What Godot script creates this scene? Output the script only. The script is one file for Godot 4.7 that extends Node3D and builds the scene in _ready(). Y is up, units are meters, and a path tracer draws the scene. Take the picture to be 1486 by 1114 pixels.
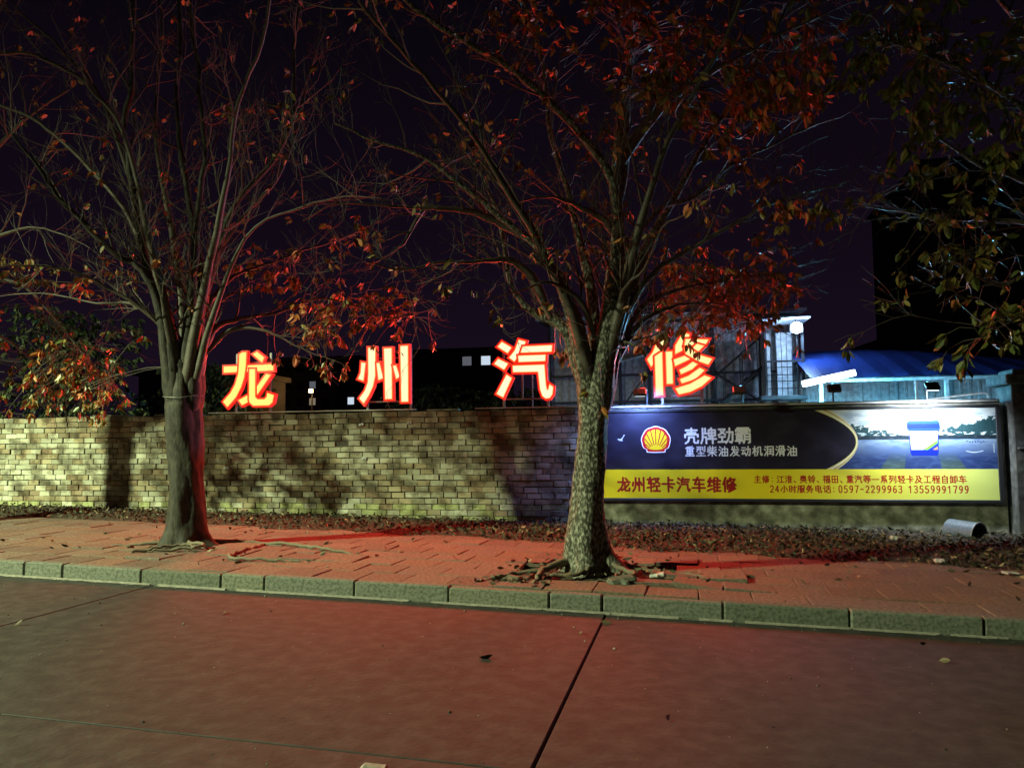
extends Node3D
# Night street: a brick yard wall with four lit sign letters on top, a billboard, two pavement trees, a kerb and a concrete road.
# Frames: K = along the kerb (x along, z towards the road), W = along the wall (x along, z towards the road). The street falls 2 % to the right.

const SLOPE := -0.02
const KERB_TURN := 0.23545
const WALL_TURN := 0.19897
const WALL_TOP := 2.16
const LEFT_LIMBS := [
	[[-0.14, 2.11, 0.09, 0.1], [-0.25, 2.91, 0.13, 0.092], [-0.49, 3.66, 0.21, 0.085], [-0.6, 4.37, 0.3, 0.078], [-0.69, 5.21, 0.43, 0.069], [-0.73, 5.69, 0.51, 0.064], [-0.61, 6.06, 0.58, 0.06], [-0.54, 6.74, 0.72, 0.053], [-0.43, 7.52, 0.9, 0.045]],
	[[0.05, 2.15, -0.09, 0.1], [0.07, 3.54, -0.17, 0.087], [-0.13, 4.64, -0.27, 0.078], [-0.32, 5.47, -0.36, 0.071], [-0.43, 6.13, -0.44, 0.065], [-0.49, 6.77, -0.52, 0.06], [-0.49, 7.47, -0.61, 0.055], [-0.68, 8.82, -0.8, 0.045]],
	[[-0.05, 2.14, 0.04, 0.085], [0.03, 3.3, 0.06, 0.076], [0.12, 4.55, 0.1, 0.067], [0.22, 5.45, 0.14, 0.061], [0.15, 6.15, 0.18, 0.056], [0.12, 6.66, 0.2, 0.052], [0.01, 7.33, 0.24, 0.047], [0.05, 8.3, 0.3, 0.04]],
	[[0.09, 2.11, 0.07, 0.085], [0.17, 3.1, 0.11, 0.076], [0.43, 4.04, 0.17, 0.067], [0.72, 4.68, 0.23, 0.06], [1.13, 5.11, 0.29, 0.054], [1.38, 5.5, 0.34, 0.05], [1.52, 5.89, 0.39, 0.046], [1.53, 6.67, 0.49, 0.038], [1.68, 7.5, 0.6, 0.03]],
	[[0.02, 2.22, -0.09, 0.06], [0.14, 3.44, -0.18, 0.051], [0.39, 4.3, -0.29, 0.044], [0.7, 4.78, -0.37, 0.04], [1.02, 5.19, -0.45, 0.037], [1.27, 5.99, -0.59, 0.031], [1.38, 6.8, -0.72, 0.026], [1.59, 7.76, -0.9, 0.02]],
	[[-0.2, 2.16, 0.09, 0.085], [-0.31, 3.18, 0.23, 0.071], [-0.51, 3.7, 0.36, 0.064], [-0.78, 3.86, 0.45, 0.059], [-1.04, 4.12, 0.58, 0.053], [-1.24, 4.38, 0.7, 0.048], [-1.43, 4.61, 0.83, 0.043], [-1.55, 4.88, 0.97, 0.038], [-1.76, 5.24, 1.2, 0.03]],
	[[-0.23, 2.17, -0.07, 0.075], [-0.51, 3.54, -0.14, 0.064], [-0.97, 4.55, -0.22, 0.055], [-1.48, 5.19, -0.3, 0.049], [-2.08, 5.78, -0.38, 0.043], [-2.57, 6.16, -0.45, 0.039], [-3.1, 6.39, -0.51, 0.035], [-3.78, 6.68, -0.6, 0.03]],
	[[-0.13, 2.21, 0.09, 0.07], [-0.37, 3.91, 0.34, 0.056], [-0.59, 5.43, 0.8, 0.043], [-0.84, 5.81, 0.99, 0.038], [-0.98, 5.99, 1.09, 0.036], [-1.28, 6.13, 1.27, 0.032], [-1.56, 6.18, 1.42, 0.029], [-1.84, 6.05, 1.6, 0.025]],
	[[-0.15, 2.22, -0.09, 0.065], [-0.76, 4.28, -0.33, 0.052], [-1.7, 6.52, -0.76, 0.039], [-2.41, 7.36, -0.98, 0.034], [-2.75, 7.74, -1.08, 0.032], [-3.29, 8.19, -1.22, 0.029], [-3.79, 8.9, -1.4, 0.025]],
	[[0.11, 2.46, -0.09, 0.05], [0.14, 3.25, -0.23, 0.041], [0.45, 3.78, -0.41, 0.034], [0.97, 4.04, -0.65, 0.027], [1.33, 4.26, -0.84, 0.022], [1.69, 4.42, -1.03, 0.018], [2.16, 4.72, -1.3, 0.012]],
	[[0.12, 2.41, -0.09, 0.05], [0.24, 2.95, -0.2, 0.044], [0.59, 3.15, -0.34, 0.04], [1.01, 3.25, -0.55, 0.035], [1.36, 3.43, -0.75, 0.031], [1.62, 3.54, -0.91, 0.028], [2.08, 3.46, -1.2, 0.022], [2.46, 3.31, -1.47, 0.018], [3.09, 3.51, -1.9, 0.012]],
	[[0.18, 2.54, 0.02, 0.03], [0.54, 2.91, 0.05, 0.025], [0.97, 2.93, 0.08, 0.02], [1.41, 2.74, 0.12, 0.015], [1.71, 2.59, 0.15, 0.012], [2.09, 2.46, 0.2, 0.008]],
	[[-0.14, 2.61, 0.09, 0.045], [-0.34, 3, 0.15, 0.04], [-0.83, 3.39, 0.35, 0.033], [-1.32, 3.64, 0.64, 0.026], [-1.75, 3.64, 0.95, 0.019], [-2.11, 3.48, 1.3, 0.012]],
	[[-0.22, 2.63, -0.07, 0.035], [-0.33, 2.94, -0.09, 0.032], [-0.91, 3.35, -0.18, 0.026], [-1.44, 3.37, -0.27, 0.022], [-2.34, 3.56, -0.45, 0.015], [-3.04, 3.55, -0.6, 0.01]],
	[[0.01, 2.2, 0.09, 0.07], [0.3, 3.45, 0.27, 0.061], [0.73, 4.83, 0.67, 0.051], [0.98, 5.69, 1.02, 0.043], [1.39, 6.32, 1.36, 0.037], [1.68, 7.01, 1.8, 0.03]],
	[[-0.05, 2.22, -0.09, 0.07], [-0.37, 3.98, -0.38, 0.059], [-1.03, 6.29, -1, 0.046], [-1.17, 7.87, -1.47, 0.038], [-1.57, 9.62, -2, 0.03]],
	[[0.12, 2.2, 0.09, 0.045], [0.56, 3.43, 0.33, 0.034], [1.09, 4.19, 0.63, 0.026], [1.79, 4.38, 0.9, 0.02], [2.38, 4.43, 1.14, 0.015], [2.93, 4.3, 1.4, 0.01]],
]
const RIGHT_LIMBS := [
	[[0.12, 2.06, 0.07, 0.12], [0.28, 3.13, 0.11, 0.105], [0.36, 3.92, 0.17, 0.095], [0.35, 4.23, 0.19, 0.091], [0.27, 4.51, 0.21, 0.087], [0.07, 4.82, 0.25, 0.082], [-0.1, 5.02, 0.27, 0.078], [-0.48, 5.4, 0.33, 0.071], [-0.79, 5.67, 0.37, 0.065], [-1.26, 5.93, 0.44, 0.058], [-1.8, 6.25, 0.52, 0.049], [-2.25, 6.65, 0.6, 0.04]],
	[[0.01, 2.06, 0.06, 0.1], [-0.2, 3.01, 0.1, 0.082], [-0.49, 3.61, 0.16, 0.069], [-0.89, 3.96, 0.21, 0.059], [-1.28, 4.27, 0.26, 0.05], [-1.66, 4.57, 0.32, 0.04], [-1.97, 4.74, 0.37, 0.033], [-2.39, 4.86, 0.43, 0.025], [-2.84, 5.04, 0.5, 0.015]],
	[[-0.02, 2.15, -0.08, 0.09], [-0.26, 2.81, -0.14, 0.076], [-0.65, 3.03, -0.2, 0.067], [-0.88, 3.36, -0.27, 0.059], [-0.97, 3.96, -0.38, 0.047], [-1.1, 4.46, -0.48, 0.038], [-1.31, 4.94, -0.59, 0.028], [-1.58, 5.34, -0.7, 0.02]],
	[[-0.42, 2.9, 0, 0.05], [-0.65, 3.38, 0.09, 0.041], [-0.91, 3.55, 0.18, 0.036], [-1.28, 3.5, 0.31, 0.03], [-1.65, 3.46, 0.47, 0.024], [-2.01, 3.34, 0.65, 0.018], [-2.41, 3.37, 0.9, 0.01]],
	[[-0.73, 3.85, 0, 0.045], [-1.05, 4.05, 0.04, 0.04], [-1.42, 4.15, 0.11, 0.035], [-1.87, 4.15, 0.22, 0.029], [-2.22, 4.14, 0.32, 0.024], [-2.79, 4.11, 0.53, 0.016], [-3.12, 3.88, 0.7, 0.01]],
	[[-1.69, 4.21, 0, 0.025], [-1.89, 4.2, 0.04, 0.022], [-2.07, 3.81, 0.19, 0.016], [-2.25, 3.58, 0.34, 0.012], [-2.45, 3.44, 0.5, 0.008]],
	[[0.18, 2.22, 0.09, 0.06], [0.42, 2.92, 0.16, 0.05], [0.71, 3.33, 0.25, 0.044], [1.02, 3.55, 0.33, 0.038], [1.54, 3.82, 0.49, 0.03], [1.91, 4.02, 0.62, 0.024], [2.27, 4.11, 0.75, 0.018], [2.63, 4.15, 0.9, 0.012]],
	[[0.19, 2.07, -0.09, 0.08], [0.42, 3.27, -0.19, 0.065], [0.61, 3.87, -0.28, 0.058], [0.97, 4.32, -0.36, 0.051], [1.41, 4.47, -0.44, 0.046], [1.88, 4.9, -0.55, 0.039], [2.35, 5.15, -0.65, 0.033], [3.04, 5.52, -0.8, 0.025]],
	[[0.35, 3.84, 0, 0.04], [0.23, 4.04, 0.02, 0.036], [-0.04, 4.17, 0.06, 0.03], [-0.32, 4.29, 0.11, 0.025], [-0.65, 4.26, 0.18, 0.019], [-0.92, 4.12, 0.25, 0.013], [-1.04, 3.99, 0.3, 0.01]],
	[[0.37, 4.13, 0, 0.085], [0.43, 4.81, -0.05, 0.075], [0.51, 5.53, -0.15, 0.064], [0.61, 6.19, -0.27, 0.055], [0.76, 7.4, -0.5, 0.04]],
	[[0.29, 4.5, 0, 0.06], [0.65, 5.08, 0.12, 0.051], [1.1, 5.47, 0.33, 0.043], [1.58, 5.66, 0.58, 0.035], [2.02, 5.81, 0.88, 0.027], [2.41, 5.86, 1.2, 0.02]],
	[[0.26, 2.27, -0.09, 0.05], [0.66, 3.04, -0.42, 0.038], [1.25, 3.38, -0.81, 0.03], [1.84, 3.55, -1.2, 0.024], [2.43, 3.72, -1.61, 0.017], [2.94, 3.6, -2, 0.012]],
	[[0.27, 2.23, -0.09, 0.04], [0.58, 2.79, -0.34, 0.032], [1, 3.09, -0.66, 0.026], [1.52, 3.25, -1.04, 0.02], [2.09, 3.27, -1.48, 0.015], [2.55, 3.1, -1.9, 0.01]],
	[[0.11, 2.15, -0.09, 0.08], [0.09, 3.19, -0.21, 0.07], [-0.12, 4.35, -0.44, 0.06], [-0.35, 5.32, -0.68, 0.052], [-0.42, 6.36, -0.94, 0.044], [-0.67, 7.49, -1.24, 0.036], [-0.85, 8.45, -1.5, 0.03]],
	[[0.22, 2.11, -0.09, 0.08], [0.62, 3.46, -0.3, 0.068], [1.39, 4.87, -0.7, 0.055], [2.05, 5.92, -1.04, 0.046], [2.75, 6.96, -1.4, 0.038], [3.33, 8.2, -1.8, 0.03]],
	[[0.17, 2.14, 0.09, 0.07], [0.45, 3.39, 0.35, 0.06], [0.74, 4.49, 0.81, 0.049], [1.04, 5.06, 1.19, 0.042], [1.29, 5.5, 1.59, 0.036], [1.38, 5.87, 2, 0.03]],
	[[0.04, 2.14, 0.09, 0.06], [-0.34, 3.25, 0.33, 0.052], [-1.03, 4.33, 0.86, 0.042], [-1.5, 4.88, 1.32, 0.036], [-1.92, 5.23, 1.77, 0.03], [-2.23, 5.45, 2.2, 0.025]],
	[[0.09, 2.57, 0.09, 0.03], [-0.08, 3.02, 0.26, 0.024], [-0.44, 3.21, 0.52, 0.018], [-0.75, 3.09, 0.76, 0.014], [-1.17, 2.86, 1.2, 0.008]],
	[[0.19, 2.53, 0.09, 0.03], [0.36, 2.8, 0.18, 0.027], [0.37, 3.15, 0.39, 0.022], [0.57, 3.33, 0.62, 0.019], [0.68, 3.66, 1.06, 0.014], [0.88, 3.7, 1.4, 0.01]],
	[[0.25, 2.53, 0.09, 0.02], [0.39, 2.6, 0.18, 0.017], [0.52, 2.54, 0.34, 0.014], [0.63, 2.65, 0.62, 0.009], [0.7, 2.59, 0.8, 0.007]],
]
const FAR_LEFT_LIMBS := [
	[[0.81, 3.84, 0, 0.05], [1.52, 3.99, 0.06, 0.041], [2.03, 3.8, 0.13, 0.036], [2.43, 3.44, 0.22, 0.03], [2.85, 2.98, 0.34, 0.023], [3.19, 2.63, 0.44, 0.017], [3.67, 2.18, 0.6, 0.01]],
	[[0.56, 4.3, 0, 0.05], [1.33, 4.6, 0.15, 0.038], [2.16, 4.76, 0.39, 0.027], [2.86, 4.57, 0.65, 0.018], [3.44, 4.28, 0.9, 0.01]],
	[[0.4, 5.23, 0, 0.06], [1.22, 6.02, 0.07, 0.045], [1.95, 6.67, 0.18, 0.031], [2.69, 7.08, 0.3, 0.02]],
	[[0.26, 3.5, 0, 0.05], [0.97, 3.29, -0.13, 0.038], [1.52, 2.96, -0.35, 0.027], [1.86, 2.52, -0.59, 0.017], [1.98, 2.06, -0.8, 0.01]],
	[[-0.28, 5.24, 0, 0.08], [0.64, 6.87, 0.27, 0.059], [1.51, 7.86, 0.61, 0.044], [2.28, 8.75, 1, 0.03]],
	[[-0.4, 5.24, 0, 0.08], [-0.91, 7.12, -0.23, 0.061], [-1.13, 9.21, -0.65, 0.042], [-1.36, 10.74, -1, 0.03]],
	[[-0.25, 4.66, 0, 0.08], [-1.76, 5.95, -0.33, 0.062], [-3.3, 7.42, -0.86, 0.046], [-4.93, 9.07, -1.5, 0.03]],
	[[-0.25, 4.66, 0, 0.08], [-0.92, 5.37, 0.33, 0.062], [-1.26, 5.86, 0.84, 0.046], [-1.47, 6.13, 1.5, 0.03]],
	[[0, 3, 0, 0.09], [-0.4, 4.3, 1.6, 0.07], [-1, 5, 3.2, 0.05], [-1.6, 5.4, 4.2, 0.03]],
	[[0, 3.2, 0, 0.09], [0.3, 4.5, 1.8, 0.07], [0.8, 5.2, 3.4, 0.05], [1.6, 5.5, 4.2, 0.03], [2.3, 5.5, 4.4, 0.015]],
]
const FAR_RIGHT_LIMBS := [
	[[-0.21, 2.89, 0, 0.06], [-0.67, 3.24, -0.06, 0.046], [-1.14, 3.16, -0.14, 0.034], [-1.44, 3.05, -0.21, 0.026], [-1.8, 3.31, -0.32, 0.015], [-2.07, 3.28, -0.4, 0.008]],
	[[-0.21, 2.89, 0, 0.07], [-0.68, 3.82, -0.18, 0.049], [-1.09, 4.15, -0.34, 0.037], [-1.41, 4.35, -0.47, 0.029], [-1.72, 4.71, -0.64, 0.02], [-2.07, 4.85, -0.8, 0.012]],
	[[-0.07, 3.09, 0, 0.08], [-0.57, 4.08, 0.05, 0.059], [-1.24, 4.59, 0.12, 0.044], [-1.71, 4.91, 0.18, 0.033], [-2.12, 5.09, 0.23, 0.025], [-2.67, 5.26, 0.3, 0.015]],
	[[-0.07, 3.09, 0, 0.08], [-0.22, 4.58, -0.36, 0.061], [-0.42, 5.66, -0.78, 0.048], [-0.66, 6.5, -1.14, 0.038], [-0.96, 7.22, -1.5, 0.03]],
	[[-0.16, 2.76, 0, 0.05], [-0.81, 2.75, 0.08, 0.035], [-1.26, 2.74, 0.18, 0.025], [-1.65, 2.63, 0.28, 0.017], [-2.01, 2.46, 0.4, 0.008]],
	[[-0, 3.09, 0, 0.1], [-0.03, 4.35, 0.21, 0.075], [-0.46, 5.19, 0.5, 0.056], [-0.78, 5.84, 0.8, 0.04]],
	[[-0.14, 2.96, 0, 0.05], [-0.69, 3.48, -0.19, 0.038], [-1.13, 3.76, -0.43, 0.03], [-1.49, 3.75, -0.64, 0.024], [-1.85, 3.97, -0.89, 0.017], [-2.29, 4.15, -1.2, 0.01]],
	[[0.07, 3.22, 0, 0.08], [1.23, 4.24, -0.45, 0.06], [2.5, 5.23, -1.07, 0.045], [3.93, 6.41, -1.8, 0.03]],
	[[0.07, 3.22, 0, 0.08], [0.44, 3.92, 0.29, 0.061], [0.72, 4.13, 0.72, 0.044], [0.78, 4.22, 1.2, 0.03]],
]
const LEFT_LEAF_ZONES := [[1.57, 3.42, -1.6, 0.71], [2.39, 3.46, -1.9, 0.72], [1.97, 4.59, -1.2, 0.37], [0.91, 3.95, -1.2, 0.47], [0.45, 4.07, -1, 0.36], [-1.36, 2.18, 0, 0.09], [1.74, 2.87, 0.3, 0.46], [2, 2.41, 0.2, 0.18], [-1.89, 3.76, -0.7, 0.25]]
const RIGHT_LEAF_ZONES := [[0.72, 5.23, 1, 0.42], [1.5, 5.01, 0.8, 0.65], [1.88, 5.15, 1, 0.49], [2.12, 3.49, -1.9, 0.72], [1.57, 3.73, -1.6, 0.61], [2.65, 3.81, -2, 0.49], [1.18, 3.06, -1.6, 0.47], [1.99, 4.02, 0.8, 0.25], [2.44, 3.31, -2, 0.49], [2.35, 4.02, 0.8, 0.22], [-0.16, 2.68, -1.5, 0.2], [1.2, 6.14, 0.3, 0.61], [0.42, 6.45, 0.2, 0.54], [2.58, 5.83, 0.4, 0.61], [-0.71, 6.27, 0.6, 0.44]]
const FAR_LEFT_LEAF_ZONES := [[3.07, 2.41, 0.5, 0.75], [2.23, 2.24, 0, 0.56], [3.45, 2.07, 0.6, 0.53], [2.25, 3.95, 0.5, 0.43], [1.27, 3.17, 0.6, 0.64], [0.65, 3.57, 0.8, 0.73], [0.69, 4.74, 0.5, 0.75], [-1.3, 5.4, 4, 0.5], [-0.75, 5.3, 3.8, 0.42], [0.8, 5.45, 4.1, 0.36], [1.5, 5.3, 3.9, 0.42], [2, 5.2, 4.2, 0.42], [-2.3, 5.2, 4, 0.42], [0.2, 5.6, 4, 0.3], [-0.2, 5.55, 3.6, 0.4], [-1.7, 5.6, 3.6, 0.45], [1.1, 5.6, 3.6, 0.45], [2.3, 5.55, 3.7, 0.45], [-1.0, 5.75, 4.3, 0.4], [0.5, 5.2, 4.3, 0.25]]
const FAR_RIGHT_LEAF_ZONES := [[-1.88, 4.65, 0, 0.58], [-1.31, 4.35, -0.3, 0.6], [-1.64, 3.47, -0.4, 0.48], [-1.58, 2.87, 0.2, 0.38], [-1.86, 2.47, 0.3, 0.31], [-2.13, 5, 0, 0.39], [-2.02, 4.47, -0.8, 0.36], [-2.44, 5.42, 0, 0.39], [-1.45, 5.27, 0, 0.58], [-2.93, 5.06, 0.3, 0.43], [-2.34, 5.58, 0.2, 0.5]]
const LEFT_TRUNK := [[0.03, -0.08, 0, 0.44], [0.02, 0.06, 0, 0.29], [0.01, 0.29, 0, 0.24], [-0, 0.76, 0, 0.22], [-0.04, 1.32, 0, 0.23], [-0.07, 1.79, 0, 0.24], [-0.08, 2.02, 0, 0.23], [-0.08, 2.26, 0, 0.2], [-0.09, 2.5, 0, 0.16], [-0.09, 2.69, 0, 0.09], [-0.09, 2.83, 0, 0.03]]
const RIGHT_TRUNK := [[0.03, -0.07, 0, 0.49], [0.01, 0.05, 0, 0.36], [-0.02, 0.22, 0, 0.27], [-0.04, 0.49, 0, 0.22], [-0.02, 0.84, 0, 0.19], [0.02, 1.24, 0, 0.17], [0.05, 1.63, 0, 0.17], [0.07, 1.95, 0, 0.18], [0.08, 2.09, 0, 0.2], [0.09, 2.2, 0, 0.18], [0.1, 2.27, 0, 0.11], [0.1, 2.3, 0, 0.03]]
const DRAGON_STROKES := [[-0.542, 0.929, 0.511, 0.948, 0.513, 0.814, -0.54, 0.796], [-0.215, 1.152, -0.148, 1.194, -0.054, 1.191, -0.058, 0.915, -0.088, 0.715, -0.152, 0.516, -0.25, 0.333, -0.441, 0.128, -0.545, 0.246, -0.387, 0.413, -0.288, 0.581, -0.233, 0.765, -0.219, 0.95], [0.065, 1.143, 0.165, 1.194, 0.326, 1.074, 0.277, 0.967], [0.364, 0.765, 0.473, 0.739, 0.302, 0.505, 0.204, 0.37, 0.072, 0.25, -0.128, 0.161, -0.215, 0.27, -0.031, 0.359, 0.102, 0.448, 0.233, 0.599], [0.011, 0.867, 0.145, 0.863, 0.158, 0.325, 0.205, 0.285, 0.339, 0.283, 0.38, 0.32, 0.395, 0.404, 0.545, 0.355, 0.514, 0.211, 0.441, 0.151, 0.107, 0.149, 0.031, 0.212, 0.013, 0.266]]  # centre s=-5.11
const PREFECTURE_STROKES := [[-0.435, 0.932, -0.335, 0.914, -0.377, 0.564, -0.504, 0.612, -0.45, 0.73], [-0.302, 1.197, -0.144, 1.192, -0.145, 0.662, -0.188, 0.47, -0.266, 0.308, -0.375, 0.144, -0.474, 0.253, -0.361, 0.399, -0.306, 0.547, -0.296, 0.696], [-0.135, 0.9, -0.064, 0.913, 0.015, 0.614, -0.094, 0.572], [0.013, 1.172, 0.177, 1.174, 0.188, 0.225, 0.04, 0.22], [0.186, 0.847, 0.264, 0.852, 0.342, 0.628, 0.256, 0.585], [0.333, 1.206, 0.496, 1.208, 0.504, 0.167, 0.355, 0.166]]  # centre s=-2.40
const STEAM_STROKES := [[-0.479, 1.124, -0.39, 1.225, -0.2, 1.107, -0.282, 0.994], [-0.543, 0.819, -0.458, 0.92, -0.264, 0.821, -0.347, 0.698], [-0.307, 0.635, -0.198, 0.56, -0.366, 0.206, -0.5, 0.28], [-0.082, 1.248, 0.061, 1.207, -0.011, 1.022, -0.159, 0.839, -0.268, 0.922, -0.157, 1.055], [-0.01, 1.123, 0.532, 1.13, 0.52, 0.998, -0.055, 0.997], [-0.099, 0.96, 0.415, 0.963, 0.406, 0.834, -0.086, 0.83], [-0.196, 0.783, 0.391, 0.788, 0.403, 0.581, 0.415, 0.41, 0.435, 0.331, 0.465, 0.444, 0.543, 0.386, 0.527, 0.252, 0.476, 0.182, 0.398, 0.172, 0.334, 0.22, 0.292, 0.342, 0.26, 0.649, -0.19, 0.651]]  # centre s=0.23
const REPAIR_STROKES := [[-0.332, 1.259, -0.184, 1.219, -0.263, 1.021, -0.321, 0.87, -0.481, 0.674, -0.553, 0.822, -0.455, 0.944, -0.383, 1.108], [-0.422, 0.873, -0.278, 0.966, -0.276, 0.193, -0.417, 0.189], [-0.235, 0.95, -0.109, 0.953, -0.11, 0.384, -0.231, 0.381], [0.053, 1.273, 0.186, 1.233, 0.17, 1.144, 0.072, 0.954, -0.078, 0.883, -0.074, 1.042, 0.01, 1.178], [0.104, 1.16, 0.502, 1.133, 0.44, 1.025, 0.074, 1.03], [0.288, 1.071, 0.427, 1.025, 0.311, 0.906, 0.161, 0.786, -0.083, 0.676, -0.106, 0.808, 0.07, 0.865, 0.206, 0.978], [0.073, 1.01, 0.18, 0.992, 0.349, 0.87, 0.553, 0.802, 0.477, 0.688, 0.307, 0.755, 0.097, 0.885], [-0.017, 0.626, 0.105, 0.685, 0.22, 0.764, 0.312, 0.713, 0.21, 0.62, 0.015, 0.536], [-0.014, 0.468, 0.141, 0.526, 0.331, 0.658, 0.422, 0.608, 0.272, 0.454, 0.024, 0.381], [-0.094, 0.312, 0.164, 0.389, 0.407, 0.526, 0.531, 0.475, 0.362, 0.329, 0.174, 0.238, -0.027, 0.194]]  # centre s=2.94

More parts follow.
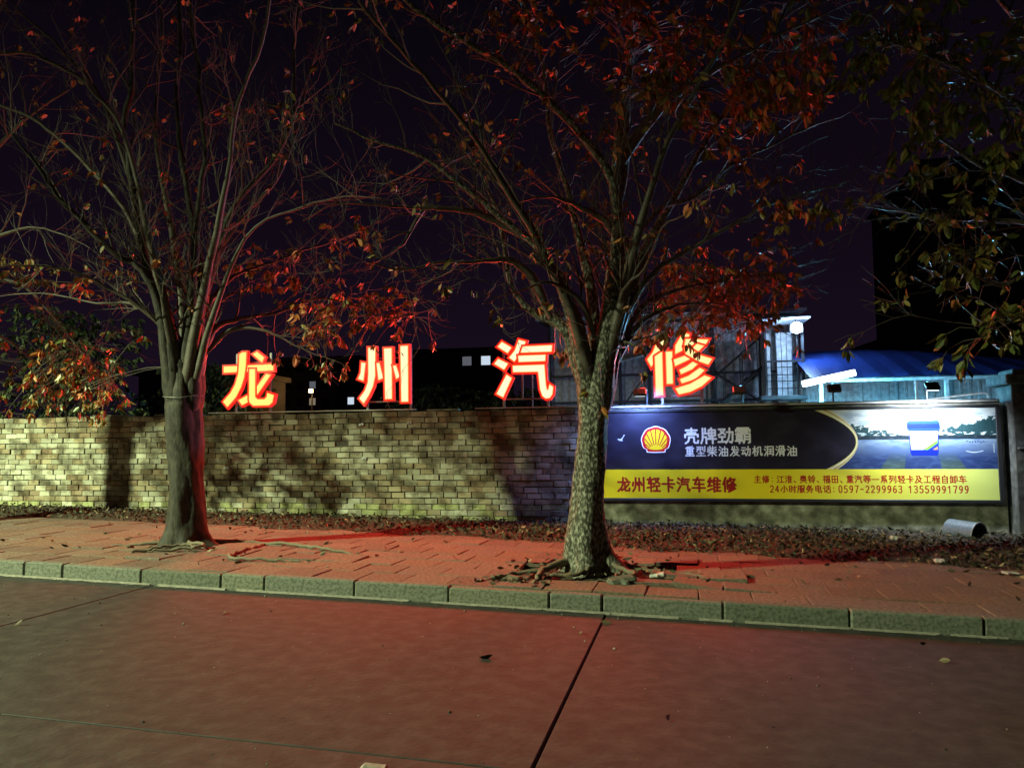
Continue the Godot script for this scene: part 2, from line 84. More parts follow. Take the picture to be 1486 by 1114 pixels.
# Hand-drawn stroke lettering for the print on the billboard: polylines on a 100 x 100 grid, y down.
const WATER := [[12, 8, 26, 18], [6, 34, 20, 44], [8, 94, 28, 60]]
const GLYPHS := {
	"壳": [[15, 14, 85, 14], [50, 2, 50, 30], [24, 30, 76, 30], [10, 58, 10, 42, 90, 42, 90, 56], [34, 58, 34, 72, 28, 86, 12, 97], [34, 58, 66, 58, 66, 88, 72, 94, 90, 94, 92, 80]],
	"牌": [[14, 4, 14, 50, 12, 75, 4, 97], [30, 4, 30, 36], [14, 36, 46, 36], [14, 58, 36, 58, 36, 97], [68, 2, 62, 12], [52, 14, 52, 50, 92, 50, 92, 14, 52, 14], [52, 32, 92, 32], [72, 14, 70, 50, 54, 66], [46, 70, 98, 70], [76, 54, 76, 98]],
	"劲": [[8, 10, 46, 10, 30, 32, 6, 46], [20, 22, 48, 44], [10, 58, 46, 58], [28, 58, 28, 88], [4, 90, 50, 88], [56, 28, 94, 28, 92, 80, 86, 94, 74, 88], [74, 4, 74, 40, 68, 70, 52, 96]],
	"霸": [[16, 4, 84, 4], [8, 26, 8, 14, 92, 14, 92, 26], [50, 4, 50, 32], [22, 20, 38, 20], [22, 28, 38, 28], [62, 20, 78, 20], [62, 28, 78, 28], [6, 42, 50, 42], [18, 36, 18, 50, 38, 50, 38, 36], [12, 56, 12, 72, 44, 72, 44, 56, 12, 56], [28, 50, 28, 98], [4, 84, 52, 84], [60, 40, 60, 76, 54, 97], [60, 40, 92, 40, 92, 92, 84, 96], [60, 58, 92, 58], [60, 74, 92, 74]],
	"重": [[78, 4, 20, 10], [8, 20, 92, 20], [50, 8, 50, 92], [22, 32, 22, 62, 78, 62, 78, 32, 22, 32], [22, 47, 78, 47], [16, 76, 84, 76], [6, 93, 94, 93]],
	"型": [[8, 8, 56, 8], [6, 28, 58, 28], [22, 8, 20, 38, 8, 52], [42, 8, 42, 54], [70, 8, 70, 42], [90, 2, 90, 48, 80, 52], [20, 70, 80, 70], [50, 54, 50, 94], [6, 94, 94, 94]],
	"柴": [[10, 14, 10, 44], [28, 2, 28, 44], [28, 20, 46, 20], [4, 46, 48, 40], [56, 2, 56, 36, 62, 42, 86, 42, 90, 30], [90, 10, 58, 24], [6, 60, 94, 60], [50, 48, 50, 98], [48, 62, 8, 92], [52, 62, 92, 92]],
	"油": WATER + [[38, 28, 38, 94, 92, 94, 92, 28, 38, 28], [65, 6, 65, 94], [38, 60, 92, 60]],
	"发": [[30, 8, 24, 36, 90, 36], [50, 4, 44, 40, 30, 70, 6, 94], [42, 56, 82, 56, 68, 78, 34, 97], [44, 60, 60, 80, 94, 96], [70, 8, 82, 20]],
	"动": [[10, 18, 44, 18], [4, 40, 50, 40], [28, 40, 12, 80, 42, 74], [36, 60, 48, 86], [54, 30, 92, 30, 90, 82, 84, 94, 74, 88], [72, 4, 72, 40, 66, 70, 50, 96]],
	"机": [[4, 28, 44, 28], [24, 4, 24, 97], [24, 30, 4, 72], [26, 40, 42, 58], [56, 12, 56, 60, 44, 95], [56, 12, 82, 12, 82, 84, 88, 92, 96, 90, 97, 76]],
	"润": WATER + [[36, 4, 44, 14], [36, 22, 36, 97], [50, 8, 94, 8, 94, 90, 84, 95], [48, 32, 84, 32], [48, 54, 84, 54], [46, 78, 86, 78], [66, 32, 66, 78]],
	"滑": WATER + [[42, 4, 42, 34], [42, 4, 84, 4, 84, 34], [62, 18, 62, 34], [62, 18, 84, 18], [34, 50, 34, 36, 94, 36, 94, 48], [44, 50, 44, 97], [44, 50, 84, 50, 84, 92, 76, 96], [44, 64, 84, 64], [44, 78, 84, 78]],
	"龙": [[6, 34, 94, 34], [44, 4, 42, 50, 30, 76, 6, 96], [62, 8, 78, 24], [86, 48, 62, 74, 34, 90], [58, 36, 58, 86, 66, 92, 90, 92, 92, 76]],
	"州": [[10, 36, 6, 58], [28, 6, 28, 50, 22, 76, 8, 96], [38, 36, 44, 54], [54, 8, 54, 92], [66, 36, 74, 54], [88, 4, 88, 96]],
	"轻": [[6, 16, 48, 16], [26, 2, 14, 44, 48, 44], [32, 26, 32, 97], [4, 72, 50, 66], [54, 10, 90, 10, 76, 32, 52, 48], [66, 22, 96, 46], [56, 60, 94, 60], [75, 60, 75, 92], [50, 94, 98, 94]],
	"卡": [[50, 2, 50, 44], [50, 20, 82, 20], [6, 46, 94, 46], [50, 46, 50, 98], [54, 60, 80, 72]],
	"汽": WATER + [[46, 4, 36, 34], [44, 16, 92, 16], [44, 32, 86, 32], [36, 48, 80, 48, 82, 78, 90, 94, 97, 82]],
	"车": [[12, 18, 88, 18], [44, 2, 22, 48, 86, 48], [54, 32, 54, 98], [4, 72, 96, 72]],
	"维": [[26, 4, 8, 32, 28, 32], [34, 20, 8, 62, 36, 56], [4, 90, 38, 78], [56, 4, 44, 36], [52, 26, 52, 98], [72, 4, 80, 14], [52, 24, 96, 24], [52, 46, 92, 46], [52, 68, 92, 68], [52, 92, 97, 92], [74, 24, 74, 92]],
	"修": [[24, 4, 6, 48], [18, 32, 18, 97], [36, 22, 36, 78], [58, 4, 44, 32], [56, 14, 90, 14, 74, 38, 42, 56], [54, 22, 96, 54], [78, 52, 50, 68], [84, 64, 48, 84], [92, 76, 44, 98]],
	"主": [[44, 2, 58, 12], [14, 26, 86, 26], [50, 26, 50, 94], [20, 58, 80, 58], [6, 94, 94, 94]],
	"江": WATER + [[40, 18, 92, 18], [66, 18, 66, 90], [34, 90, 97, 90]],
	"淮": WATER + [[52, 4, 38, 36], [48, 26, 48, 98], [70, 4, 78, 14], [48, 24, 96, 24], [48, 46, 92, 46], [48, 68, 92, 68], [48, 92, 97, 92], [72, 24, 72, 92]],
	"奥": [[50, 2, 42, 10], [18, 50, 18, 12, 82, 12, 82, 50], [26, 30, 74, 30], [50, 14, 50, 50], [34, 20, 40, 26], [66, 20, 60, 26], [48, 32, 28, 46], [52, 32, 72, 46], [6, 62, 94, 62], [50, 52, 44, 76, 8, 97], [54, 66, 92, 96]],
	"铃": [[22, 2, 6, 30], [16, 18, 46, 18], [12, 38, 44, 38], [6, 58, 46, 58], [26, 38, 26, 92, 46, 80], [74, 2, 50, 40], [74, 4, 97, 38], [66, 34, 78, 44], [54, 56, 90, 56, 70, 82], [60, 72, 78, 96]],
	"福": [[20, 2, 28, 12], [6, 22, 40, 22, 6, 60], [24, 44, 24, 98], [30, 50, 42, 62], [48, 8, 96, 8], [54, 22, 54, 42, 90, 42, 90, 22, 54, 22], [50, 54, 50, 96, 94, 96, 94, 54, 50, 54], [50, 75, 94, 75], [72, 54, 72, 96]],
	"田": [[14, 12, 14, 92, 86, 92, 86, 12, 14, 12], [50, 12, 50, 92], [14, 52, 86, 52]],
	"等": [[22, 2, 8, 22], [18, 10, 46, 10], [28, 12, 34, 22], [62, 2, 50, 22], [58, 10, 94, 10], [70, 12, 76, 22], [16, 34, 84, 34], [50, 24, 50, 50], [6, 50, 94, 50], [6, 66, 94, 66], [68, 52, 68, 92, 54, 96], [24, 74, 36, 88]],
	"一": [[6, 52, 94, 52]],
	"系": [[84, 4, 20, 14], [50, 14, 20, 36, 62, 36], [74, 22, 22, 60, 82, 58], [66, 46, 84, 66], [50, 60, 50, 97], [30, 70, 12, 90], [68, 70, 88, 90]],
	"列": [[6, 10, 56, 10], [28, 10, 8, 52], [22, 32, 50, 32, 38, 70, 10, 97], [20, 46, 32, 58], [70, 16, 70, 70], [92, 4, 92, 90, 80, 96]],
	"及": [[20, 10, 64, 10, 58, 36, 84, 36, 66, 70, 20, 97], [34, 12, 30, 50, 6, 95], [34, 40, 56, 74, 94, 97]],
	"工": [[14, 14, 86, 14], [50, 14, 50, 90], [6, 90, 94, 90]],
	"程": [[40, 4, 10, 14], [4, 32, 46, 32], [26, 10, 26, 98], [24, 34, 4, 70], [28, 42, 44, 58], [54, 8, 54, 38, 90, 38, 90, 8, 54, 8], [50, 52, 94, 52], [54, 72, 92, 72], [46, 94, 98, 94], [72, 52, 72, 94]],
	"自": [[48, 2, 40, 16], [20, 18, 20, 97, 80, 97, 80, 18, 20, 18], [20, 44, 80, 44], [20, 70, 80, 70]],
	"卸": [[20, 2, 8, 28], [14, 18, 54, 18], [4, 40, 58, 40], [32, 18, 32, 88], [32, 62, 54, 62], [12, 56, 12, 90], [4, 94, 56, 86], [66, 12, 66, 98], [66, 12, 92, 12, 92, 70, 80, 76]],
	"小": [[50, 4, 50, 90, 36, 96], [28, 32, 8, 76], [70, 30, 92, 72]],
	"时": [[8, 14, 8, 84, 38, 84, 38, 14, 8, 14], [8, 48, 38, 48], [46, 28, 97, 28], [78, 4, 78, 90, 64, 96], [54, 46, 64, 66]],
	"服": [[12, 8, 12, 60, 4, 97], [12, 8, 40, 8, 40, 90, 32, 95], [12, 34, 40, 34], [12, 58, 40, 58], [54, 8, 54, 97], [54, 8, 90, 8, 88, 32, 78, 34], [54, 46, 90, 46, 74, 76, 58, 96], [62, 50, 94, 96]],
	"务": [[38, 2, 14, 36], [32, 14, 74, 14, 46, 38, 8, 52], [34, 20, 58, 38, 92, 50], [16, 62, 80, 62, 74, 90, 60, 95], [48, 50, 40, 76, 14, 97]],
	"电": [[18, 16, 18, 70, 80, 70, 80, 16, 18, 16], [18, 43, 80, 43], [49, 2, 49, 84, 56, 94, 90, 94, 94, 78]],
	"话": [[16, 6, 28, 18], [4, 36, 24, 36, 24, 88, 40, 76], [88, 4, 48, 14], [40, 32, 97, 32], [70, 12, 70, 56], [50, 56, 50, 96, 92, 96, 92, 56, 50, 56]],
	"：": [[28, 34, 30, 36], [28, 80, 30, 82]],
	"、": [[14, 74, 34, 94]],
	"0": [[30, 8, 64, 8, 82, 28, 82, 72, 64, 92, 30, 92, 14, 72, 14, 28, 30, 8]],
	"1": [[22, 24, 52, 8, 52, 94]],
	"2": [[14, 24, 34, 8, 64, 8, 82, 26, 78, 44, 12, 92, 84, 92]],
	"3": [[14, 14, 40, 8, 68, 10, 80, 28, 66, 46, 38, 48], [66, 48, 84, 68, 70, 90, 40, 94, 12, 86]],
	"4": [[66, 94, 66, 8, 8, 68, 90, 68]],
	"5": [[78, 8, 24, 8, 18, 44, 60, 42, 82, 58, 80, 78, 60, 92, 30, 94, 12, 84]],
	"6": [[74, 10, 44, 12, 18, 40, 16, 72, 32, 92, 64, 92, 82, 74, 78, 54, 58, 44, 30, 48, 16, 64]],
	"7": [[12, 8, 84, 8, 40, 94]],
	"9": [[24, 92, 54, 88, 80, 60, 82, 28, 66, 8, 34, 8, 16, 26, 20, 46, 40, 56, 66, 52, 82, 36]],
	"-": [[14, 52, 80, 52]],
}

var rng := RandomNumberGenerator.new()
var taken := {}
var M := {}
var T := {}


class Shape:
	# Collects triangles with flat or given normals and one colour each.
	var v := PackedVector3Array()
	var n := PackedVector3Array()
	var c := PackedColorArray()
	var u := PackedVector2Array()

	func tri(a: Vector3, b: Vector3, d: Vector3, na: Vector3, nb: Vector3, nd: Vector3, col: Color) -> void:
		if (b - a).cross(d - a).dot(na + nb + nd) > 0.0:
			v.append_array([a, d, b]); n.append_array([na, nd, nb])
		else:
			v.append_array([a, b, d]); n.append_array([na, nb, nd])
		c.append_array([col, col, col])

	func quad(a: Vector3, b: Vector3, d: Vector3, e: Vector3, nn: Vector3, col := Color.WHITE) -> void:
		tri(a, b, d, nn, nn, nn, col); tri(a, d, e, nn, nn, nn, col)

	func box(at: Vector3, size: Vector3, chamfer := 0.0, turn := Basis.IDENTITY, col := Color.WHITE) -> void:
		var h := size / 2
		var b: float = minf(chamfer, minf(h.x, minf(h.y, h.z)) * 0.6)
		for i in 3:
			var j := (i + 1) % 3
			var k := (i + 2) % 3
			for s in [-1.0, 1.0]:
				var q := []
				for w in [[-1, -1], [1, -1], [1, 1], [-1, 1]]:
					var p := Vector3.ZERO
					p[i] = s * h[i]; p[j] = w[0] * (h[j] - b); p[k] = w[1] * (h[k] - b)
					q.append(at + turn * p)
				var nn := Vector3.ZERO
				nn[i] = s
				quad(q[0], q[1], q[2], q[3], turn * nn, col)
				if b <= 0.0:
					continue
				for s2 in [-1.0, 1.0]:
					var e := []
					for w in [[0, -1], [0, 1], [1, 1], [1, -1]]:
						var p := Vector3.ZERO
						p[k] = w[1] * (h[k] - b)
						p[i] = s * (h[i] if w[0] == 0 else h[i] - b)
						p[j] = s2 * (h[j] - b if w[0] == 0 else h[j])
						e.append(at + turn * p)
					var n2 := Vector3.ZERO
					n2[i] = s; n2[j] = s2
					quad(e[0], e[1], e[2], e[3], turn * n2.normalized(), col)
		if b > 0.0:
			for sx in [-1.0, 1.0]:
				for sy in [-1.0, 1.0]:
					for sz in [-1.0, 1.0]:
						var s := Vector3(sx, sy, sz)
						var nn := turn * s.normalized()
						var p := []
						for i in 3:
							var w := s * (h - Vector3.ONE * b)
							w[i] = s[i] * h[i]
							p.append(at + turn * w)
						tri(p[0], p[1], p[2], nn, nn, nn, col)

	func tube(path: Array, radius: Array, sides: int, col := Color.WHITE, wobble := 0.0, caps := true) -> void:
		# A round bar along PATH with a radius at each point.
		var rings := []
		var outs := []
		var t0: Vector3 = (path[1] - path[0]).normalized()
		var side := t0.cross(Vector3.RIGHT if absf(t0.x) < 0.8 else Vector3.UP).normalized()
		for i in path.size():
			var t: Vector3 = (path[mini(i + 1, path.size() - 1)] - path[maxi(i - 1, 0)]).normalized()
			side = (side - t * side.dot(t)).normalized()
			var up := t.cross(side)
			var ring := []
			var out := []
			for k in sides:
				var a := TAU * k / sides
				var d := side * cos(a) + up * sin(a)
				var r: float = radius[i]
				if wobble > 0.0:
					r *= 1.0 + wobble * (sin(a * 3.0 + i * 1.7) * 0.5 + sin(a * 5.0 - i * 2.3) * 0.3 + sin(i * 4.1 + a) * 0.4)
				ring.append(path[i] + d * r); out.append(d)
			rings.append(ring); outs.append(out)
		for i in path.size() - 1:
			for k in sides:
				var m := (k + 1) % sides
				tri(rings[i][k], rings[i + 1][k], rings[i + 1][m], outs[i][k], outs[i + 1][k], outs[i + 1][m], col)
				tri(rings[i][k], rings[i + 1][m], rings[i][m], outs[i][k], outs[i + 1][m], outs[i][m], col)
		if caps:
			for e in [0, path.size() - 1]:
				var nn: Vector3 = (path[0] - path[1]).normalized() if e == 0 else (path[e] - path[e - 1]).normalized()
				for k in sides - 2:
					tri(rings[e][0], rings[e][k + 1], rings[e][k + 2], nn, nn, nn, col)

	func prism(outline: PackedVector2Array, z0: float, z1: float, col := Color.WHITE, back := true) -> void:
		# An outline in x, y drawn out from z0 to z1.
		var ix := Geometry2D.triangulate_polygon(outline)
		for k in range(0, ix.size(), 3):
			var a := outline[ix[k]]; var b := outline[ix[k + 1]]; var d := outline[ix[k + 2]]
			tri(Vector3(a.x, a.y, z1), Vector3(b.x, b.y, z1), Vector3(d.x, d.y, z1), Vector3.BACK, Vector3.BACK, Vector3.BACK, col)
			if back:
				tri(Vector3(a.x, a.y, z0), Vector3(b.x, b.y, z0), Vector3(d.x, d.y, z0), Vector3.FORWARD, Vector3.FORWARD, Vector3.FORWARD, col)
		var turn := -1.0 if Geometry2D.is_polygon_clockwise(outline) else 1.0
		for k in outline.size():
			var a := outline[k]; var b := outline[(k + 1) % outline.size()]
			var d := (b - a).normalized()
			var nn := Vector3(d.y, -d.x, 0) * turn
			quad(Vector3(a.x, a.y, z0), Vector3(b.x, b.y, z0), Vector3(b.x, b.y, z1), Vector3(a.x, a.y, z1), nn, col)

	func mesh() -> ArrayMesh:
		var m := ArrayMesh.new()
		add_to(m)
		return m

	func add_to(m: ArrayMesh) -> void:
		var a := []
		a.resize(Mesh.ARRAY_MAX)
		a[Mesh.ARRAY_VERTEX] = v; a[Mesh.ARRAY_NORMAL] = n; a[Mesh.ARRAY_COLOR] = c
		if u.size() == v.size():
			a[Mesh.ARRAY_TEX_UV] = u
		m.add_surface_from_arrays(Mesh.PRIMITIVE_TRIANGLES, a)


# ---------------------------------------------------------------- naming and nesting
func numbered(called: String) -> String:
	if not taken.has(called):
		taken[called] = 0
		return called
	taken[called] += 1
	return "%s_%03d" % [called, taken[called]]


func thing(called: String, label: String, category: String, at := Transform3D.IDENTITY, group := "") -> Node3D:
	var o := Node3D.new()
	o.name = numbered(called)
	add_child(o)
	o.transform = at
	o.set_meta("label", label)
	o.set_meta("category", category)
	if group != "":
		o.set_meta("group", group)
	return o


func setting(called: String, at := Transform3D.IDENTITY) -> Node3D:
	var o := Node3D.new()
	o.name = numbered(called)
	add_child(o)
	o.transform = at
	o.set_meta("kind", "structure")
	return o


func part(parent: Node, called: String, m: Mesh, material: Material, at := Transform3D.IDENTITY) -> MeshInstance3D:
	var o := MeshInstance3D.new()
	o.name = called
	o.mesh = m
	o.material_override = material
	parent.add_child(o, true)
	o.transform = at
	o.cast_shadow = GeometryInstance3D.SHADOW_CASTING_SETTING_ON
	return o


func single(called: String, label: String, category: String, m: Mesh, material: Material, at := Transform3D.IDENTITY, group := "") -> MeshInstance3D:
	var o := part(self, numbered(called), m, material, at)
	o.set_meta("label", label)
	o.set_meta("category", category)
	if group != "":
		o.set_meta("group", group)
	return o


func boxed(size: Vector3, chamfer := 0.0, at := Vector3.ZERO, turn := Basis.IDENTITY) -> ArrayMesh:
	var s := Shape.new()
	s.box(at, size, chamfer, turn)
	return s.mesh()


func bar(path: Array, r: float, sides := 8) -> ArrayMesh:
	var s := Shape.new()
	var rr := []
	for p in path:
		rr.append(r)
	s.tube(path, rr, sides)
	return s.mesh()


# ---------------------------------------------------------------- places
func kerb_frame() -> Transform3D:
	var x := Vector3(cos(KERB_TURN), SLOPE * cos(KERB_TURN), sin(KERB_TURN)).normalized()
	var y := Vector3(-SLOPE, 1, 0).normalized()
	return Transform3D(Basis(x, y, x.cross(y)), Vector3(0, 0, -7.63))


func wall_frame() -> Transform3D:
	var x := Vector3(cos(WALL_TURN), 0, sin(WALL_TURN))
	return Transform3D(Basis(x, Vector3.UP, x.cross(Vector3.UP)), Vector3(0, 0, -13.73))


func on_wall(s: float, y := 0.0, z := 0.0) -> Transform3D:
	var f := wall_frame()
	return Transform3D(f.basis, f * Vector3(s, y, z))


func on_pavement(along: float, away: float, up := 0.0, turn := 0.0) -> Transform3D:
	var f := kerb_frame()
	return Transform3D(f.basis.rotated(f.basis.y, turn), f * Vector3(along, 0.14 + up, -away))


func street_height(p: Vector3) -> float:
	return SLOPE * clampf(p.x, -30, 30)


# ---------------------------------------------------------------- materials
func noise_image(number: int, frequency: float, octaves: int, size: int, low: float, high: float, kind := FastNoiseLite.TYPE_SIMPLEX_SMOOTH) -> Image:
	var f := FastNoiseLite.new()
	f.seed = number; f.frequency = frequency; f.noise_type = kind
	f.fractal_octaves = octaves
	var im := f.get_seamless_image(size, size)
	im.convert(Image.FORMAT_L8)
	var data := im.get_data()
	for i in data.size():
		data[i] = int(clampf(lerpf(low, high, data[i] / 255.0), 0, 1) * 255)
	return Image.create_from_data(size, size, false, Image.FORMAT_L8, data)


func tinted(number: int, frequency: float, octaves: int, size: int, ramp: Array) -> ImageTexture:
	# Noise read through a row of [position, linear colour].
	var im := noise_image(number, frequency, octaves, size, 0, 1)
	var fine := noise_image(number + 50, 0.22, 2, size, 0.82, 1.12)
	var lut := PackedColorArray()
	for i in 256:
		var t := i / 255.0
		var c: Color = ramp[-1][1]
		for k in ramp.size() - 1:
			if t <= ramp[k + 1][0]:
				c = ramp[k][1].lerp(ramp[k + 1][1], smoothstep(ramp[k][0], ramp[k + 1][0], t))
				break
		lut.append(c)
	var a := im.get_data()
	var b := fine.get_data()
	var data := PackedByteArray()
	data.resize(a.size() * 3)
	for i in a.size():
		var c := lut[a[i]] * (b[i] / 255.0)
		c = c.linear_to_srgb()
		data[i * 3] = int(clampf(c.r, 0, 1) * 255); data[i * 3 + 1] = int(clampf(c.g, 0, 1) * 255); data[i * 3 + 2] = int(clampf(c.b, 0, 1) * 255)
	return ImageTexture.create_from_image(Image.create_from_data(size, size, false, Image.FORMAT_RGB8, data))


func lin(r: float, g: float, b: float) -> Color:
	return Color(r, g, b)


func mat(c: Color, rough := 0.85, texture: Texture2D = null, scale := 1.0, relief: Texture2D = null, relief_cm := 0.0, metal := 0.0, in_world := false) -> StandardMaterial3D:
	var m := StandardMaterial3D.new()
	m.albedo_color = c.linear_to_srgb()
	m.roughness = rough
	m.metallic = metal
	if texture:
		m.albedo_texture = texture
	if relief:
		m.heightmap_enabled = true
		m.heightmap_texture = relief
		m.heightmap_scale = relief_cm
	if texture or relief:
		m.uv1_triplanar = true
		m.uv1_world_triplanar = in_world
		m.uv1_scale = Vector3.ONE * scale
	return m


func vertex_coloured(m: StandardMaterial3D) -> StandardMaterial3D:
	m.vertex_color_use_as_albedo = true
	return m


func glowing(c: Color, strength: float) -> StandardMaterial3D:
	var m := StandardMaterial3D.new()
	m.albedo_color = Color(0.3, 0.3, 0.3)
	m.emission_enabled = true
	m.emission = c.linear_to_srgb()
	m.emission_energy_multiplier = strength
	m.roughness = 0.5
	return m


func make_materials() -> void:
	var grain := ImageTexture.create_from_image(noise_image(3, 0.03, 5, 256, 0.72, 1.05))
	var speck := ImageTexture.create_from_image(noise_image(5, 0.3, 3, 256, 0.0, 1.0))
	var rough_relief := ImageTexture.create_from_image(noise_image(7, 0.06, 5, 256, 0.0, 1.0))
	T.grain = grain; T.relief = rough_relief
	M.slab = [
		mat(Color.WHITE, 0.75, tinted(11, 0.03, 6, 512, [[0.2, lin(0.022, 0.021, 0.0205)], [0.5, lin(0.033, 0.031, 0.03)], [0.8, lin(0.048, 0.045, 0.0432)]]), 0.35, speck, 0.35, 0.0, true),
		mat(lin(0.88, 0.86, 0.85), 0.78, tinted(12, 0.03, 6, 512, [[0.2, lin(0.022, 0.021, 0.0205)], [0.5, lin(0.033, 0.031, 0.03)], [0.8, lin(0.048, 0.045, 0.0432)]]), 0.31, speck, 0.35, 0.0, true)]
	var kerb_tex := tinted(21, 0.05, 5, 512, [[0.25, lin(0.08, 0.088, 0.07)], [0.5, lin(0.15, 0.16, 0.135)], [0.8, lin(0.2, 0.2, 0.17)]])
	M.kerb = [mat(Color.WHITE, 0.9, kerb_tex, 0.9, rough_relief, 0.25, 0.0, true), mat(lin(0.8, 0.83, 0.78), 0.9, kerb_tex, 0.8, rough_relief, 0.25, 0.0, true), mat(lin(1.12, 1.08, 1.0), 0.9, kerb_tex, 1.0, rough_relief, 0.25, 0.0, true)]
	M.gutter = mat(lin(0.42, 0.39, 0.34), 0.9, grain, 1.5, rough_relief, 0.3, 0.0, true)
	M.paver = []
	var paver_tex := tinted(31, 0.07, 5, 512, [[0.2, lin(0.088, 0.073, 0.06)], [0.5, lin(0.14, 0.114, 0.094)], [0.8, lin(0.21, 0.176, 0.146)]])
	for t in [lin(1, 1, 1), lin(0.85, 0.8, 0.78), lin(1.1, 0.98, 0.86), lin(0.95, 0.85, 0.8), lin(1.12, 1.06, 1.0)]:
		M.paver.append(mat(t, 0.85, paver_tex, 0.55, rough_relief, 0.3, 0.0, true))
	M.brick = []
	var brick_tex := tinted(35, 0.012, 6, 512, [[0.2, lin(0.22, 0.19, 0.16)], [0.42, lin(0.55, 0.5, 0.44)], [0.56, lin(0.95, 0.92, 0.86)], [0.8, lin(1.12, 1.12, 1.06)]])
	for t in BRICK_TONES:
		M.brick.append(mat(t, 0.92, brick_tex, 0.4, rough_relief, 0.6, 0.0, true))
	M.brick_mix = vertex_coloured(mat(Color.WHITE, 0.92, brick_tex, 0.4, rough_relief, 0.6, 0.0, true))
	M.mortar = mat(lin(0.12, 0.108, 0.09), 0.95, grain, 2.0, rough_relief, 0.5, 0.0, true)
	M.render = mat(Color.WHITE, 0.92, tinted(41, 0.014, 5, 512, [[0.2, lin(0.1, 0.1, 0.075)], [0.45, lin(0.2, 0.2, 0.15)], [0.62, lin(0.3, 0.3, 0.23)], [0.85, lin(0.44, 0.44, 0.36)]]), 0.5, rough_relief, 0.5, 0.0, true)
	M.concrete = mat(Color.WHITE, 0.9, tinted(43, 0.02, 5, 512, [[0.2, lin(0.07, 0.07, 0.065)], [0.6, lin(0.13, 0.13, 0.12)], [0.85, lin(0.2, 0.2, 0.19)]]), 0.5, rough_relief, 0.4, 0.0, true)
	M.soil = mat(Color.WHITE, 0.97, tinted(51, 0.03, 5, 512, [[0.2, lin(0.02, 0.016, 0.011)], [0.6, lin(0.05, 0.038, 0.025)], [0.85, lin(0.09, 0.066, 0.043)]]), 0.8, rough_relief, 1.6, 0.0, true)
	M.bark_left = mat(Color.WHITE, 0.75, tinted(61, 0.02, 4, 512, [[0.25, lin(0.014, 0.012, 0.009)], [0.5, lin(0.026, 0.021, 0.015)], [0.75, lin(0.055, 0.046, 0.034)]]), 1.0, rough_relief, 0.35)
	M.bark_left.uv1_scale = Vector3(1.6, 0.5, 1.6)
	M.bark_right = mat(Color.WHITE, 0.8, tinted(63, 0.033, 5, 512, [[0.3, lin(0.022, 0.021, 0.014)], [0.52, lin(0.05, 0.047, 0.032)], [0.64, lin(0.19, 0.187, 0.15)], [0.76, lin(0.37, 0.37, 0.31)]]), 1.6, rough_relief, 0.4)
	M.bark_right.uv1_scale = Vector3(1.7, 0.75, 1.7)
	M.limb = mat(lin(0.1, 0.08, 0.062), 0.55, grain, 3.0, rough_relief, 0.3)
	M.twig = mat(lin(0.065, 0.052, 0.04), 0.6)
	M.root = mat(lin(0.22, 0.18, 0.13), 0.85, grain, 3.0, rough_relief, 0.5)
	M.leaf = vertex_coloured(mat(Color.WHITE, 0.45))
	M.leaf.backlight = Color(0.95, 0.95, 0.95)
	M.litter = vertex_coloured(mat(Color.WHITE, 0.7))
	M.steel = mat(lin(0.42, 0.42, 0.43), 0.45, grain, 3.0, null, 0.0, 0.5)
	M.dark_steel = mat(lin(0.035, 0.035, 0.04), 0.5, null, 1.0, null, 0.0, 0.3)
	M.black = mat(lin(0.02, 0.02, 0.022), 0.6)
	M.plate = mat(lin(0.5, 0.5, 0.49), 0.5)
	M.sheet_grey = mat(lin(0.5, 0.48, 0.47), 0.6, grain, 0.8)
	M.sheet_blue = mat(lin(0.022, 0.055, 0.28), 0.45, grain, 0.8)
	M.sheet_white = mat(lin(0.6, 0.62, 0.63), 0.6, grain, 0.8)
	M.far_wall = mat(lin(0.12, 0.11, 0.11), 0.9, grain, 0.3)
	M.far_dark = mat(lin(0.05, 0.045, 0.05), 0.9, grain, 0.3)
	M.glass_dark = mat(lin(0.02, 0.02, 0.025), 0.15)
	M.ground = mat(lin(0.06, 0.052, 0.045), 0.95, grain, 0.4, null, 0.0, 0.0, true)


const BRICK_TONES := [Color(0.46, 0.46, 0.38), Color(0.37, 0.36, 0.29), Color(0.56, 0.56, 0.48), Color(0.32, 0.27, 0.19), Color(0.32, 0.24, 0.17), Color(0.42, 0.45, 0.24), Color(0.24, 0.2, 0.14), Color(0.4, 0.34, 0.24)]


